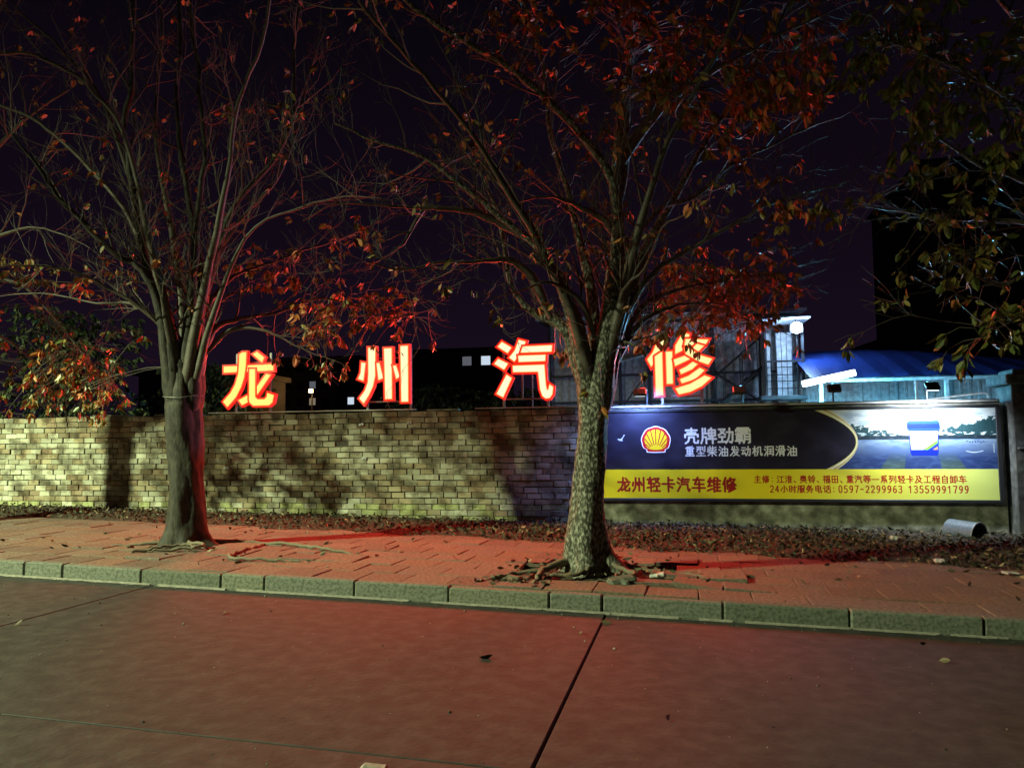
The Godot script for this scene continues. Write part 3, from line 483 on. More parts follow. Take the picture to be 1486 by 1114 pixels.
func _ready() -> void:
	rng.seed = 20240611
	# Camera: eye 1.6 m above the road, tilted up 4.25 degrees, half a degree of roll.
	var pitch := 0.07424
	var roll := -0.009
	var right := Vector3.RIGHT
	var up := Vector3(0, cos(pitch), sin(pitch))
	var forward := Vector3(0, sin(pitch), -cos(pitch))
	var cam := Camera3D.new()
	cam.name = "camera"
	cam.fov = 53.05
	cam.far = 600.0
	cam.near = 0.05
	add_child(cam)
	cam.transform = Transform3D(Basis(right * cos(roll) + up * sin(roll), up * cos(roll) - right * sin(roll), -forward), Vector3(0, 1.6, 0))
	cam.current = true
	# Night sky, town glow near the horizon.
	var env := Environment.new()
	var sky := Sky.new()
	var air := ProceduralSkyMaterial.new()
	air.sky_top_color = lin(0.0012, 0.0008, 0.0017).linear_to_srgb()
	air.sky_horizon_color = lin(0.0098, 0.0052, 0.0135).linear_to_srgb()
	air.ground_horizon_color = lin(0.012, 0.008, 0.016).linear_to_srgb()
	air.ground_bottom_color = lin(0.004, 0.003, 0.005).linear_to_srgb()
	air.sky_curve = 0.25
	sky.sky_material = air
	env.background_mode = Environment.BG_SKY
	env.sky = sky
	env.tonemap_mode = Environment.TONE_MAPPER_LINEAR
	env.tonemap_exposure = 1.0
	env.sdfgi_enabled = true
	env.ssao_enabled = true
	env.ssil_enabled = true
	env.fog_enabled = FOG > 0.0
	env.fog_density = FOG
	env.fog_light_color = Color(0.9, 0.9, 0.9)
	var world := WorldEnvironment.new()
	world.name = "world"
	world.environment = env
	add_child(world)
	make_materials()
	street_lamp()
	build_ground()
	build_road()
	build_kerb()
	build_pavement()
	build_walls()
	build_letters()
	build_billboard()
	build_yard()
	build_far()
	print("trees")
	build_trees()
	print("litter")
	build_litter()


const FOG := 0.0


func lamp_light(parent: Node, at: Vector3, c: Color, energy: float, size: float) -> void:
	var l := OmniLight3D.new()
	l.name = "lamp_light"
	l.light_color = c
	l.light_energy = energy
	l.light_size = size
	l.omni_range = 80
	l.omni_attenuation = 2
	l.shadow_enabled = true
	parent.add_child(l, true)
	l.position = at


func street_lamp() -> void:
	# The lamp that lights the wall and throws the trunks' shadows to the right; it stands out of view on the near side of the road, far to the left.
	var t := thing("street_lamp", "tall grey street lamp with one arm over the road", "street lamp", Transform3D(Basis.IDENTITY, Vector3(-17.5, 0.35, -0.6)))
	part(t, "pole", bar([Vector3.ZERO, Vector3(0, 4, 0), Vector3(0, 8.9, 0)], 0.075, 12), M.steel)
	part(t, "arm", bar([Vector3(0, 8.7, 0), Vector3(0.1, 9.0, -0.6), Vector3(0.3, 9.18, -1.7)], 0.035, 8), M.steel)
	part(t, "head", boxed(Vector3(0.32, 0.12, 0.75), 0.03, Vector3(0.37, 9.2, -2.05)), M.steel)
	part(t, "lamp_lens", boxed(Vector3(0.24, 0.02, 0.45), 0.0, Vector3(0.37, 9.125, -2.1)), glowing(lin(0.92, 1.0, 0.72), 8.0))
	var l := SpotLight3D.new()
	l.name = "lamp_light"
	l.light_color = Color(0.93, 1.0, 0.76)
	l.light_energy = LAMP_ENERGY
	l.spot_angle = 80.0
	l.spot_angle_attenuation = 0.4
	l.spot_range = 80
	l.spot_attenuation = 2
	l.light_size = 0.3
	l.shadow_enabled = true
	t.add_child(l, true)
	l.transform = Transform3D(Basis.looking_at(Vector3.DOWN, Vector3.BACK), Vector3(0.37, 9.0, -2.1))


const LAMP_ENERGY := 900.0


# ---------------------------------------------------------------- setting
func build_ground() -> void:
	var s := Shape.new()
	var xs := [-300.0, -30.0, -15.0, 0.0, 15.0, 30.0, 300.0]
	for i in xs.size() - 1:
		for zz in [[60.0, -10.0], [-10.0, -80.0], [-80.0, -300.0]]:
			var q := []
			for p in [[xs[i], zz[0]], [xs[i + 1], zz[0]], [xs[i + 1], zz[1]], [xs[i], zz[1]]]:
				q.append(Vector3(p[0], SLOPE * clampf(p[0], -30, 30) - 0.1, p[1]))
			s.quad(q[0], q[1], q[2], q[3], Vector3.UP)
	var g := part(self, "ground", s.mesh(), M.ground)
	g.set_meta("kind", "structure")


func build_road() -> void:
	var road := setting("road", kerb_frame())
	var joints := [-18.6, -13.72, -8.85, -3.97, 0.93, 5.8, 10.7, 15.6]
	var rows := [[-0.1, -3.665], [-3.68, -7.3], [-7.315, -10.9]]
	for r in rows:
		for i in joints.size() - 1:
			var gap := 0.011
			var size := Vector3(joints[i + 1] - joints[i] - 2 * gap, 0.18, r[0] - r[1])
			var tilt := Basis.from_euler(Vector3(0, 0.012, 0))
			var mid := Vector3((joints[i] + joints[i + 1]) / 2, -0.09 + rng.randf_range(-0.0004, 0.0004), -(r[0] + r[1]) / 2)
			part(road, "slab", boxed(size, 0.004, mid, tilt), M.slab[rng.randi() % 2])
	# Pale remains of bedding mortar along the kerb foot.
	var gutter := setting("gutter", kerb_frame())
	var x := -11.0
	while x < 9.0:
		var l := rng.randf_range(0.25, 1.3)
		var s := Shape.new()
		var top := []
		var steps := int(l / 0.06) + 2
		for k in steps + 1:
			var px := x + l * k / steps
			var w := (0.055 + rng.randf_range(-0.014, 0.014)) * (0.5 if k == 0 or k == steps else 1.0)
			top.append([Vector3(px, 0.008, 0.05), Vector3(px, 0.008, 0.05 + w)])
		for k in steps:
			s.quad(top[k][0], top[k + 1][0], top[k + 1][1], top[k][1], Vector3.UP)
			var d := Vector3(0, -0.03, 0.004)
			s.quad(top[k][1], top[k + 1][1], top[k + 1][1] + d, top[k][1] + d, Vector3.BACK)
			s.quad(top[k][0], top[k + 1][0], top[k + 1][0] + Vector3(0, -0.03, 0), top[k][0] + Vector3(0, -0.03, 0), Vector3.FORWARD)
		part(gutter, "mortar_strip", s.mesh(), M.gutter)
		x += l + (rng.randf_range(0.03, 0.25) if rng.randf() < 0.5 else 0.01)
	part(gutter, "gutter_bed", boxed(Vector3(30, 0.1, 0.13), 0.0, Vector3(-1, -0.058, 0.05)), M.kerb[1])


func build_kerb() -> void:
	var kerb := setting("kerb", kerb_frame())
	var joints := [-12.2, -11.1, -10.0, -8.95, -7.9, -6.86, -5.81, -5.28, -4.24, -3.24, -2.72, -1.69, -0.67, 0.35, 0.86, 1.97, 3.05, 4.11, 5.15, 6.2, 7.25]
	for i in joints.size() - 1:
		var gap := rng.randf_range(0.006, 0.012)
		var l: float = joints[i + 1] - joints[i] - gap
		var turn := Basis.from_euler(Vector3(rng.randf_range(-0.02, 0.02), rng.randf_range(-0.005, 0.005), rng.randf_range(-0.004, 0.004)))
		part(kerb, "kerb_stone", boxed(Vector3(l, 0.34, 0.13), 0.014, Vector3.ZERO, turn), M.kerb[rng.randi() % 3], Transform3D(Basis.IDENTITY, Vector3((joints[i] + joints[i + 1]) / 2, -0.025 + rng.randf_range(-0.006, 0.006), -0.065 + rng.randf_range(-0.006, 0.006))))


func build_pavement() -> void:
	var walk := setting("pavement", kerb_frame())
	part(walk, "bedding", boxed(Vector3(32, 0.1, 4.6), 0.0, Vector3(-1, 0.02, -2.45)), M.soil)
	var meshes := []
	for k in 4:
		meshes.append(boxed(Vector3(0.492 + 0.003 * (k % 2), 0.055, 0.492 + 0.002 * (k / 2)), 0.006))
	for row in 8:
		var away := 0.14 + 0.25 + row * 0.5
		var shift := 0.25 if row % 2 else 0.0
		for k in range(-21, 13):
			var along := k * 0.5 + shift
			var reach := 4.2 if along < 1.0 else 3.75
			if away > reach:
				continue
			var near_right := Vector2((along - 0.62) / 0.85, (away - 1.45) / 0.72).length()
			var near_left := Vector2((along + 4.98) / 0.6, (away - 1.72) / 0.5).length()
			if near_right < 1.0 or near_left < 1.0:
				continue
			var lift := rng.randf_range(-0.005, 0.005)
			var tilt := Vector3(rng.randfn(0, 0.006), rng.randfn(0, 0.008), rng.randfn(0, 0.006))
			var heave := maxf(0.0, 1.0 - Vector2((along - 1.75) / 0.8, (away - 1.0) / 0.7).length())
			if heave > 0.0:
				lift += 0.035 * heave
				tilt += Vector3(rng.randf_range(-0.08, 0.06), rng.randf_range(-0.08, 0.08), rng.randf_range(-0.07, 0.04)) * (0.4 + heave)
			if near_left < 2.0 or near_right < 1.7:
				lift += rng.randf_range(0.0, 0.025)
				tilt += Vector3(rng.randf_range(-0.03, 0.03), rng.randf_range(-0.02, 0.02), rng.randf_range(-0.03, 0.03))
			if along > -4.3 and along < -2.3 and away > 1.1 and away < 2.4:
				lift += 0.012
				tilt.x += rng.randf_range(-0.035, 0.035)
			part(walk, "paving_tile", meshes[rng.randi() % 4], M.paver[rng.randi() % 5], Transform3D(Basis.from_euler(tilt), Vector3(along, 0.1125 + lift, -away)))
	# Bare earth round the two trunks and the strip of soil under the leaves along the wall.
	for p in [[0.62, 1.45, 0.95, 0.8, 0.07, 1], [-4.98, 1.72, 0.75, 0.6, 0.03, 2]]:
		var s := Shape.new()
		var rings := []
		for i in 7:
			var ring := []
			for k in 28:
				var a := TAU * k / 28.0
				var f := i / 6.0
				var w := 1.0 + 0.12 * sin(a * 3 + p[5]) + 0.07 * sin(a * 7)
				ring.append(Vector3(p[0] + cos(a) * p[2] * f * w, 0.085 + p[4] * (1 - f * f) + (rng.randf_range(-0.012, 0.02) if i > 0 and i < 6 else 0.0) - (0.05 if i == 6 else 0.0), -(p[1] + sin(a) * p[3] * f * w)))
			rings.append(ring)
		for i in 6:
			for k in 28:
				var m := (k + 1) % 28
				var a: Vector3 = rings[i][k]; var b: Vector3 = rings[i + 1][k]; var c: Vector3 = rings[i + 1][m]; var d: Vector3 = rings[i][m]
				var nn := (c - a).cross(d - b).normalized()
				nn = nn if nn.y > 0 else -nn
				if nn.length() < 0.5:
					nn = Vector3.UP
				s.quad(a, b, c, d, nn)
		part(walk, "earth_patch", s.mesh(), M.soil)
	var strip := Shape.new()
	var f := FastNoiseLite.new()
	f.seed = 9; f.frequency = 0.9
	var grid := []
	for i in 106:
		var s := -13.5 + i * 0.21
		var line := []
		for k in 15:
			var t := 0.02 + k * 0.24
			line.append(Vector3(s, 0, t))
		grid.append(line)
	var wf := wall_frame()
	for i in grid.size():
		for k in 15:
			var p: Vector3 = grid[i][k]
			var w := wf * p
			w.y = street_height(w) + 0.14 + mound(p.x, p.z, f)
			grid[i][k] = w
	for i in grid.size() - 1:
		for k in 14:
			var a: Vector3 = grid[i][k]; var b: Vector3 = grid[i + 1][k]; var c: Vector3 = grid[i + 1][k + 1]; var d: Vector3 = grid[i][k + 1]
			var nn := (c - a).cross(d - b).normalized()
			strip.quad(a, b, c, d, nn if nn.y > 0 else -nn)
	var e := part(self, "earth_strip", strip.mesh(), M.soil)
	e.set_meta("kind", "structure")


func litter_edge(s: float) -> float:
	# How far the leaves and soil reach out from the wall.
	var pts := [[-13.0, 1.8], [-9.6, 1.9], [-8.0, 1.35], [-5.0, 1.7], [-2.1, 1.95], [0.4, 2.15], [2.4, 2.7], [4.2, 2.95], [6.5, 3.2], [9.0, 3.2]]
	for k in pts.size() - 1:
		if s <= pts[k + 1][0]:
			return lerpf(pts[k][1], pts[k + 1][1], clampf((s - pts[k][0]) / (pts[k + 1][0] - pts[k][0]), 0, 1)) + 0.12 * sin(s * 3.1) + 0.06 * sin(s * 8.3)
	return 3.2


func mound(s: float, t: float, f: FastNoiseLite) -> float:
	var edge := litter_edge(s)
	var x := clampf(t / edge, 0, 1.3)
	if x >= 1.0:
		return -0.03
	var high := 0.05 + 0.12 * smoothstep(0.0, 3.5, s)
	return (0.35 + high * 5.0 * pow(1 - x, 0.8) * 0.8) * 0.1 * smoothstep(1.0, 0.86, x) + 0.02 * f.get_noise_2d(s * 3.0, t * 3.0) - 0.02 * smoothstep(0.86, 1.0, x)


# ---------------------------------------------------------------- walls
func build_walls() -> void:
	var wall := thing("brick_wall", "long pale brick yard wall with stained courses behind the two trees", "wall", on_wall(0))
	var core := Shape.new()
	core.box(Vector3(-6.05, 0.98, -0.13), Vector3(15.1, 2.3, 0.2), 0.0)
	part(wall, "mortar_core", core.mesh(), M.mortar)
	var meshes := []
	for k in 6:
		meshes.append(boxed(Vector3(0.239 + 0.003 * (k % 3), 0.0935 + 0.002 * (k / 3), 0.1), 0.006))
	var bricks := []
	var f := FastNoiseLite.new()
	f.seed = 77; f.frequency = 0.55
	for row in 20:
		var s := -13.4 + (0.125 if row % 2 else 0.0) + rng.randf_range(-0.03, 0.03)
		while s < 1.36:
			var l := 0.25
			bricks.append([s + l / 2, 0.06 + 0.105 * (row + 0.5), row])
			s += l + rng.randf_range(-0.004, 0.006)
	bricks.sort_custom(func(a, b): return a[0] > b[0])
	var rest := Shape.new()
	var made := 0
	for b in bricks:
		if (absf(b[0] + 5.62) < 0.1 and b[2] == 10) or (absf(b[0] + 6.33) < 0.13 and b[2] == 5) or rng.randf() < 0.004:
			continue
		# Whitewashed bricks, redder ones where the wash has gone, greenish ones in the damp lower courses.
		var v: float = f.get_noise_2d(b[0] * 1.4, b[1] * 2.0) + rng.randf_range(-0.42, 0.42)
		var tone := 0
		if b[2] < 4 and rng.randf() < 0.55:
			tone = 5
		elif v > 0.28:
			tone = 2
		elif v > 0.05:
			tone = 0
		elif v > -0.12:
			tone = 1
		elif v > -0.26:
			tone = 7
		elif v > -0.4:
			tone = 3
		else:
			tone = [4, 6][rng.randi() % 2]
		var turn := Basis.from_euler(Vector3(rng.randfn(0, 0.012), rng.randfn(0, 0.012), rng.randfn(0, 0.009)))
		var at := Vector3(b[0] + rng.randfn(0, 0.005), b[1] + rng.randfn(0, 0.0025) + 0.016 * f.get_noise_2d(b[0] * 0.9, b[2] * 0.35 + 40.0), -0.05 + rng.randfn(0, 0.007))
		if b[0] < 1.2 and made < 300:
			made += 1
			part(wall, "brick", meshes[rng.randi() % 6], M.brick[tone], Transform3D(turn, at))
		else:
			var c: Color = BRICK_TONES[tone] * rng.randf_range(0.85, 1.1)
			rest.box(at, Vector3(0.24 + rng.randf_range(-0.004, 0.004), 0.0945, 0.1), 0.006, turn, c)
	var r := part(wall, "brickwork", rest.mesh(), M.brick_mix)
	r.set_meta("kind", "stuff")
	for p in [[-8.2, 2.178], [-6.7, 2.176], [-1.3, 2.18], [0.9, 2.178]]:
		var l := rng.randf_range(0.5, 1.1)
		part(wall, "cap_mortar", boxed(Vector3(l, 0.03, 0.16), 0.012, Vector3(p[0], p[1], -0.09)), M.render)
	# The plastered stretch that carries the billboard.
	var plaster := thing("plastered_wall", "weathered grey plastered wall below and behind the billboard", "wall", on_wall(0))
	var s := Shape.new()
	s.box(Vector3(4.62, 0.96, -0.11), Vector3(6.6, 2.36, 0.24), 0.012)
	part(plaster, "plaster", s.mesh(), M.render)
	part(plaster, "coping", boxed(Vector3(6.5, 0.06, 0.3), 0.01, Vector3(4.62, 2.172, -0.11)), M.concrete)
	# Gate pillar at the right end.
	var pillar := thing("gate_pillar", "dark concrete gate pillar with a flat cap at the end of the wall", "pillar", on_wall(8.35, 0, -0.05))
	part(pillar, "shaft", boxed(Vector3(0.78, 2.62, 0.6), 0.015, Vector3(0, 1.1, 0)), M.concrete)
	part(pillar, "cap", boxed(Vector3(0.98, 0.16, 0.78), 0.02, Vector3(0, 2.49, 0)), M.concrete)
	part(pillar, "cap_slab", boxed(Vector3(0.7, 0.08, 0.55), 0.02, Vector3(0, 2.612, 0)), M.concrete)
	part(pillar, "latch", boxed(Vector3(0.1, 0.03, 0.04), 0.008, Vector3(-0.3, 1.42, 0.32)), M.steel)


# ---------------------------------------------------------------- lit letters
func outline(flat: Array) -> PackedVector2Array:
	var p := PackedVector2Array()
	for i in range(0, flat.size(), 2):
		p.append(Vector2(flat[i], flat[i + 1]))
	return p


func build_letters() -> void:
	var red := glowing(lin(1.0, 0.015, 0.008), 1.0)
	var edge := glowing(lin(1.0, 0.22, 0.04), 1.5)
	var spec := [
		["sign_letter", "yellow and red lit Chinese letter nearest the left tree, leftmost of the four", -5.11, DRAGON_STROKES, lin(1.0, 0.86, 0.2), 1.15, [-0.31, 0.4]],
		["sign_letter", "red-glowing letter with three upright strokes half hidden by leaves", -2.40, PREFECTURE_STROKES, lin(1.0, 0.86, 0.48), 1.2, [-0.34, 0.5]],
		["sign_letter", "red-glowing letter with three slanting dashes at its left side, left of right trunk", 0.23, STEAM_STROKES, lin(1.0, 0.88, 0.55), 1.2, [-0.38, 0.42]],
		["sign_letter", "red-glowing letter right of the right trunk, above the billboard", 2.94, REPAIR_STROKES, lin(1.0, 0.86, 0.36), 1.15, [-0.3, 0.36]],
	]
	for d in spec:
		var t := thing(d[0], d[1], "sign letter", on_wall(d[2], WALL_TOP, 0.1), "lit letters on the wall")
		var face := glowing(d[4], d[5])
		for k in d[3].size():
			var line := outline(d[3][k])
			var wide := Geometry2D.offset_polygon(line, 0.028, Geometry2D.JOIN_MITER)
			var z: float = 0.0055 * k
			var m := ArrayMesh.new()
			var body := Shape.new()
			body.prism(wide[0], -0.07, z, Color.WHITE)
			body.add_to(m)
			var front := Shape.new()
			front.prism(line, z, z + 0.004, Color.WHITE, false)
			front.add_to(m)
			var inner := Shape.new()
			for ring in Geometry2D.offset_polygon(line, -0.014, Geometry2D.JOIN_ROUND):
				inner.prism(ring, z + 0.004, z + 0.0045, Color.WHITE, false)
			inner.add_to(m)
			var o := part(t, "stroke", m, null)
			m.surface_set_material(0, red)
			m.surface_set_material(1, edge)
			m.surface_set_material(2, face)
		for x in d[6]:
			part(t, "post", boxed(Vector3(0.045, 1.14, 0.03), 0.004, Vector3(x, 0.6, -0.1)), M.steel)
		part(t, "cross_bar", boxed(Vector3(d[6][1] - d[6][0], 0.03, 0.025), 0.004, Vector3((d[6][0] + d[6][1]) / 2, 0.19, -0.125)), M.steel)
		part(t, "cross_bar", boxed(Vector3(d[6][1] - d[6][0], 0.03, 0.025), 0.004, Vector3((d[6][0] + d[6][1]) / 2, 1.0, -0.125)), M.steel)
		if d[2] > 0 and d[2] < 1:
			part(t, "strut", boxed(Vector3(0.03, 0.5, 0.025), 0.003, Vector3(-0.04, 0.42, -0.11)), M.steel)
			part(t, "strut", boxed(Vector3(0.02, 0.6, 0.025), 0.003, Vector3(0.14, 0.32, -0.11)), M.steel)
		var l := AreaLight3D.new()
		l.name = "letter_light"
		l.light_color = Color(1.0, 0.24, 0.19)
		l.light_energy = SIGN_ENERGY
		l.area_size = Vector2(0.95, 0.95)
		l.area_range = 60
		l.shadow_enabled = true
		t.add_child(l, true)
		l.transform = Transform3D(Basis(Vector3.UP, PI), Vector3(0, 0.7, 0.06))
	# Steel angles that the letter frames stand on.
	var r1 := single("base_rail", "thin bright steel rail on the wall top under the two left letters", "rail", boxed(Vector3(4.2, 0.022, 0.05), 0.003), M.plate, on_wall(-3.9, WALL_TOP + 0.035, 0.01))
	var r2 := single("base_rail", "thin bright steel rail on the wall top under the letter left of right trunk", "rail", boxed(Vector3(2.0, 0.022, 0.05), 0.003), M.plate, on_wall(0.32, WALL_TOP + 0.035, 0.01))
	# Pale anchor plates in the brickwork below the posts.
	var spots := [[-5.58, 1.78], [-5.6, 1.13], [-4.78, 1.95], [-4.8, 1.15], [-2.86, 1.93], [-2.8, 1.3], [-1.92, 1.95], [-0.22, 1.87], [-0.22, 1.27], [0.55, 1.9]]
	var where := ["upper one under the left post of the leftmost letter", "lower one under the left post of the leftmost letter", "upper one under the right post of the leftmost letter", "lower one under the right post of the leftmost letter", "upper one under the left post of the second letter", "lower one under the left post of the second letter", "one under the right post of the second letter", "upper one under the left post of the third letter", "lower one under the left post of the third letter", "one left of the right trunk near the wall top"]
	for k in spots.size():
		var s := Shape.new()
		s.box(Vector3.ZERO, Vector3(rng.randf_range(0.08, 0.14), rng.randf_range(0.045, 0.07), 0.03), 0.008, Basis.from_euler(Vector3(-0.1, rng.randf_range(-0.2, 0.1), rng.randf_range(-0.12, 0.12))))
		var t := thing("anchor_plate", "pale anchor plate, " + where[k], "plate", on_wall(spots[k][0], spots[k][1], 0.012), "anchor plates of the letter frames")
		part(t, "plate", s.mesh(), M.plate)
		part(t, "bolt", bar([Vector3(0, 0, 0.01), Vector3(0, 0, 0.035)], 0.012, 6), M.steel)


const SIGN_ENERGY := 20.0


# ---------------------------------------------------------------- billboard
func stroke(im: Image, a: Vector2, b: Vector2, half: float, c: Color) -> void:
	var lo := a.min(b) - Vector2.ONE * (half + 1)
	var hi := a.max(b) + Vector2.ONE * (half + 1)
	var ab := b - a
	var len2 := maxf(ab.length_squared(), 0.0001)
	for y in range(maxi(0, int(lo.y)), mini(im.get_height(), int(hi.y) + 1)):
		for x in range(maxi(0, int(lo.x)), mini(im.get_width(), int(hi.x) + 1)):
			var p := Vector2(x + 0.5, y + 0.5)
			var d := p.distance_to(a + ab * clampf((p - a).dot(ab) / len2, 0, 1))
			var cover := clampf(half - d + 0.5, 0, 1)
			if cover > 0:
				im.set_pixel(x, y, im.get_pixel(x, y).lerp(c, cover))


func lettering(im: Image, words: String, at: Vector2, width: float, height: float, step: float, half: float, c: Color) -> float:
	var x := at.x
	for k in words.length():
		var ch := words[k]
		var w := width
		var go := step
		if ch in "0123456789-":
			w = width * 0.52; go = step * 0.62
		elif ch in "：、":
			go = step * 0.8
		elif ch == " ":
			x += step * 0.5
			continue
		for line in GLYPHS[ch]:
			for i in range(0, line.size() - 2, 2):
				stroke(im, Vector2(x + line[i] * w / 100.0, at.y + line[i + 1] * height / 100.0), Vector2(x + line[i + 2] * w / 100.0, at.y + line[i + 3] * height / 100.0), half, c)
		x += go
	return x


func print_image() -> Image:
	var w := 2048
	var h := 492
	var im := Image.create(w, h, false, Image.FORMAT_RGB8)
	var ink := Color(0.115, 0.105, 0.165)
	im.fill(ink)
	var f := FastNoiseLite.new()
	f.seed = 5; f.frequency = 0.006; f.fractal_octaves = 3
	var g := FastNoiseLite.new()
	g.seed = 6; g.frequency = 0.03; g.fractal_octaves = 4
	# Printed landscape: pale sky, tree lines left and right, a blue road.
	for y in 328:
		for x in range(1150, 2048):
			# the right end of the dark field bulges out as an arc
			var t := (y - 175.0) / 175.0
			var arc := 1368.0 - 205.0 * t * t
			if x < arc:
				continue
			var c := Color(0.8, 0.84, 0.86).lerp(Color(0.93, 0.95, 0.95), clampf(y / 150.0, 0, 1))
			c = c.lerp(Color(0.62, 0.7, 0.76), clampf(f.get_noise_2d(x * 1.3, y * 3.0) * 1.6 + 0.1, 0, 0.75))
			var edge := g.get_noise_2d(x, y * 1.2) * 34.0
			var left_trees := 84.0 + maxf(0.0, (x - 1330.0)) * 0.21
			var right_trees := 150.0 - maxf(0.0, (x - 1700.0)) * 0.3
			var skyline := minf(left_trees if x < 1640 else 999.0, right_trees if x > 1690 else 999.0)
			if y < 168 and y > skyline + edge and not (y > 128 and g.get_noise_2d(x * 0.8 + 500, y * 2.0) > 0.12 + (0.2 if y > 150 else 0.0)):
				c = Color(0.13, 0.24, 0.27).lerp(Color(0.2, 0.34, 0.36), clampf(g.get_noise_2d(x * 3.0, y * 3.0) + 0.4, 0, 1))
			if y >= 146 and y < 168:
				c = c.lerp(Color(0.12, 0.17, 0.22), 0.85)
			if y >= 168:
				var d := (y - 168.0) / 160.0
				c = Color(0.55, 0.64, 0.76).lerp(Color(0.17, 0.24, 0.44), clampf(d * 1.5, 0, 1))
				c = c.lerp(Color(0.3, 0.4, 0.6), clampf(f.get_noise_2d(x * 2.0, y * 6.0) + 0.1, 0, 0.5))
				var verge := absf(absf(x - 1690.0) - 90.0 - d * 60.0)
				if d > 0.35 and verge < 20 + d * 40:
					c = c.lerp(Color(0.44, 0.52, 0.2), 0.35 * smoothstep(0.35, 0.9, d))
			im.set_pixel(x, y, c)
	# Two-tone swoosh along the arc.
	for y in 328:
		var t := (y - 175.0) / 175.0
		var arc := 1368.0 - 205.0 * t * t
		var wide := 9.0 + 62.0 * absf(t) * absf(t)
		for x in range(int(arc) - 2, int(arc + wide)):
			var q := (x - arc) / wide
			var c := Color(0.88, 0.84, 0.55).lerp(Color(0.93, 0.93, 0.88), clampf(q * 2.0, 0, 1))
			if q > 0.55:
				c = Color(0.74, 0.55, 0.2) if q < 0.75 else Color(0.9, 0.86, 0.7)
			im.set_pixel(x, y, c)
	for y in range(328, h):
		for x in w:
			im.set_pixel(x, y, Color(0.95, 0.85, 0.12).lerp(Color(0.9, 0.94, 0.52), clampf((x - 900) / 1100.0, 0, 1)))
	for y in 328:
		for x in range(0, 1360):
			var p := im.get_pixel(x, y)
			if p.is_equal_approx(im.get_pixel(4, 4)) or p.r < 0.13:
				im.set_pixel(x, y, ink.lerp(Color(0.2, 0.18, 0.27), clampf(f.get_noise_2d(x, y * 1.6) * 0.8 + 0.15, 0, 0.7)))
	# Oil pail with its label.
	for y in range(66, 256):
		for x in range(1618, 1784):
			var k := (y - 66.0) / 190.0
			var half := 76.0 - 9.0 * k
			if y < 118:
				half = 80.0 if y > 72 else 74.0
			var q := (x - 1700.0) / half
			if absf(q) > 1.0 or (y > 246 and absf(q) > 0.94):
				continue
			var c := Color(0.07, 0.16, 0.6)
			if y < 84 or (y > 108 and y < 118):
				c = Color(0.12, 0.26, 0.72)
			if y > 122 and y < 224 and absf(q) < 0.93:
				c = Color(0.9, 0.92, 0.95)
				var swoosh := (x - 1690.0) * 0.75 + (y - 122.0)
				if swoosh > 104:
					c = Color(0.45, 0.74, 0.25)
				if swoosh > 122:
					c = Color(0.12, 0.22, 0.55)
				if swoosh > 140:
					c = Color(0.88, 0.55, 0.3)
			im.set_pixel(x, y, c)
	for k in 3:
		stroke(im, Vector2(1646, 168 + k * 11), Vector2(1704 - k * 14, 166 + k * 11), 2.4, Color(0.75, 0.15, 0.2) if k < 2 else Color(0.2, 0.2, 0.3))
	stroke(im, Vector2(1650, 140), Vector2(1654, 142), 5.0, Color(0.9, 0.8, 0.2))
	# Worn white scratches and flecks at the right edge.
	for k in 7:
		stroke(im, Vector2(1905 + k * 13, 178 + (k * 37) % 11), Vector2(1909 + k * 13, 180 + (k * 23) % 9), 2.2, Color(0.15, 0.2, 0.28))
	for k in 6:
		stroke(im, Vector2(1902 + k * 13, 232 + sin(k * 0.55) * 7), Vector2(1915 + k * 13, 232 + sin((k + 1) * 0.55) * 7), 2.0, Color(0.8, 0.85, 0.92))
	for k in 4:
		stroke(im, Vector2(2030, 196 + k * 12), Vector2(2034, 202 + k * 12), 2.2, Color(0.8, 0.85, 0.92))
	# Scallop emblem.
	var mid := Vector2(313, 160)
	for y in range(70, 256):
		for x in range(215, 412):
			var p := Vector2(x, y) - mid
			var a := atan2(p.x, -p.y)
			var rim := p.length() - 80.0 - 2.5 * absf(cos(a * 4.5))
			var foot := maxf(absf(p.x) - 54.0 + (p.y - 50.0) * 0.12, maxf(p.y - 72.0 + 0.05 * absf(p.x), 20.0 - p.y))
			var d := minf(rim + maxf(0.0, p.y - 46.0) * 0.9, foot)
			if d > 0:
				continue
			var c := Color(0.95, 0.93, 0.95)
			if d < -5:
				c = Color(0.8, 0.1, 0.1)
			if d < -19:
				c = Color(0.97, 0.82, 0.1)
				var q := Vector2(x, y) - Vector2(313, 232)
				var ray := atan2(q.x, -q.y) / 0.215
				if q.length() > 46 and absf(ray - roundf(ray)) * q.length() * 0.215 < 1.7 + q.length() * 0.012:
					c = Color(0.78, 0.14, 0.1)
			im.set_pixel(x, y, c)
	# A small white bird mark.
	stroke(im, Vector2(112, 158), Vector2(126, 148), 3.0, Color(0.9, 0.9, 0.95))
	stroke(im, Vector2(104, 152), Vector2(126, 160), 3.0, Color(0.9, 0.9, 0.95))
	stroke(im, Vector2(126, 150), Vector2(138, 128), 2.2, Color(0.9, 0.9, 0.95))
	# Words.
	var silver := Color(0.93, 0.93, 0.96)
	lettering(im, "壳牌劲霸", Vector2(466, 92), 86, 90, 92, 5.4, silver)
	lettering(im, "重型柴油发动机润滑油", Vector2(472, 196), 53, 58, 60, 3.2, silver)
	var maroon := Color(0.66, 0.11, 0.08)
	lettering(im, "龙州轻卡汽车维修", Vector2(94, 372), 74, 84, 82, 5.6, maroon)
	lettering(im, "主修：江淮、奥铃、福田、重汽等一系列轻卡及工程自卸车", Vector2(836, 362), 38, 42, 42.2, 2.5, maroon)
	lettering(im, "24小时服务电话：0597-2299963 13559991799", Vector2(918, 416), 40, 42, 43.5, 2.6, maroon)
	return im


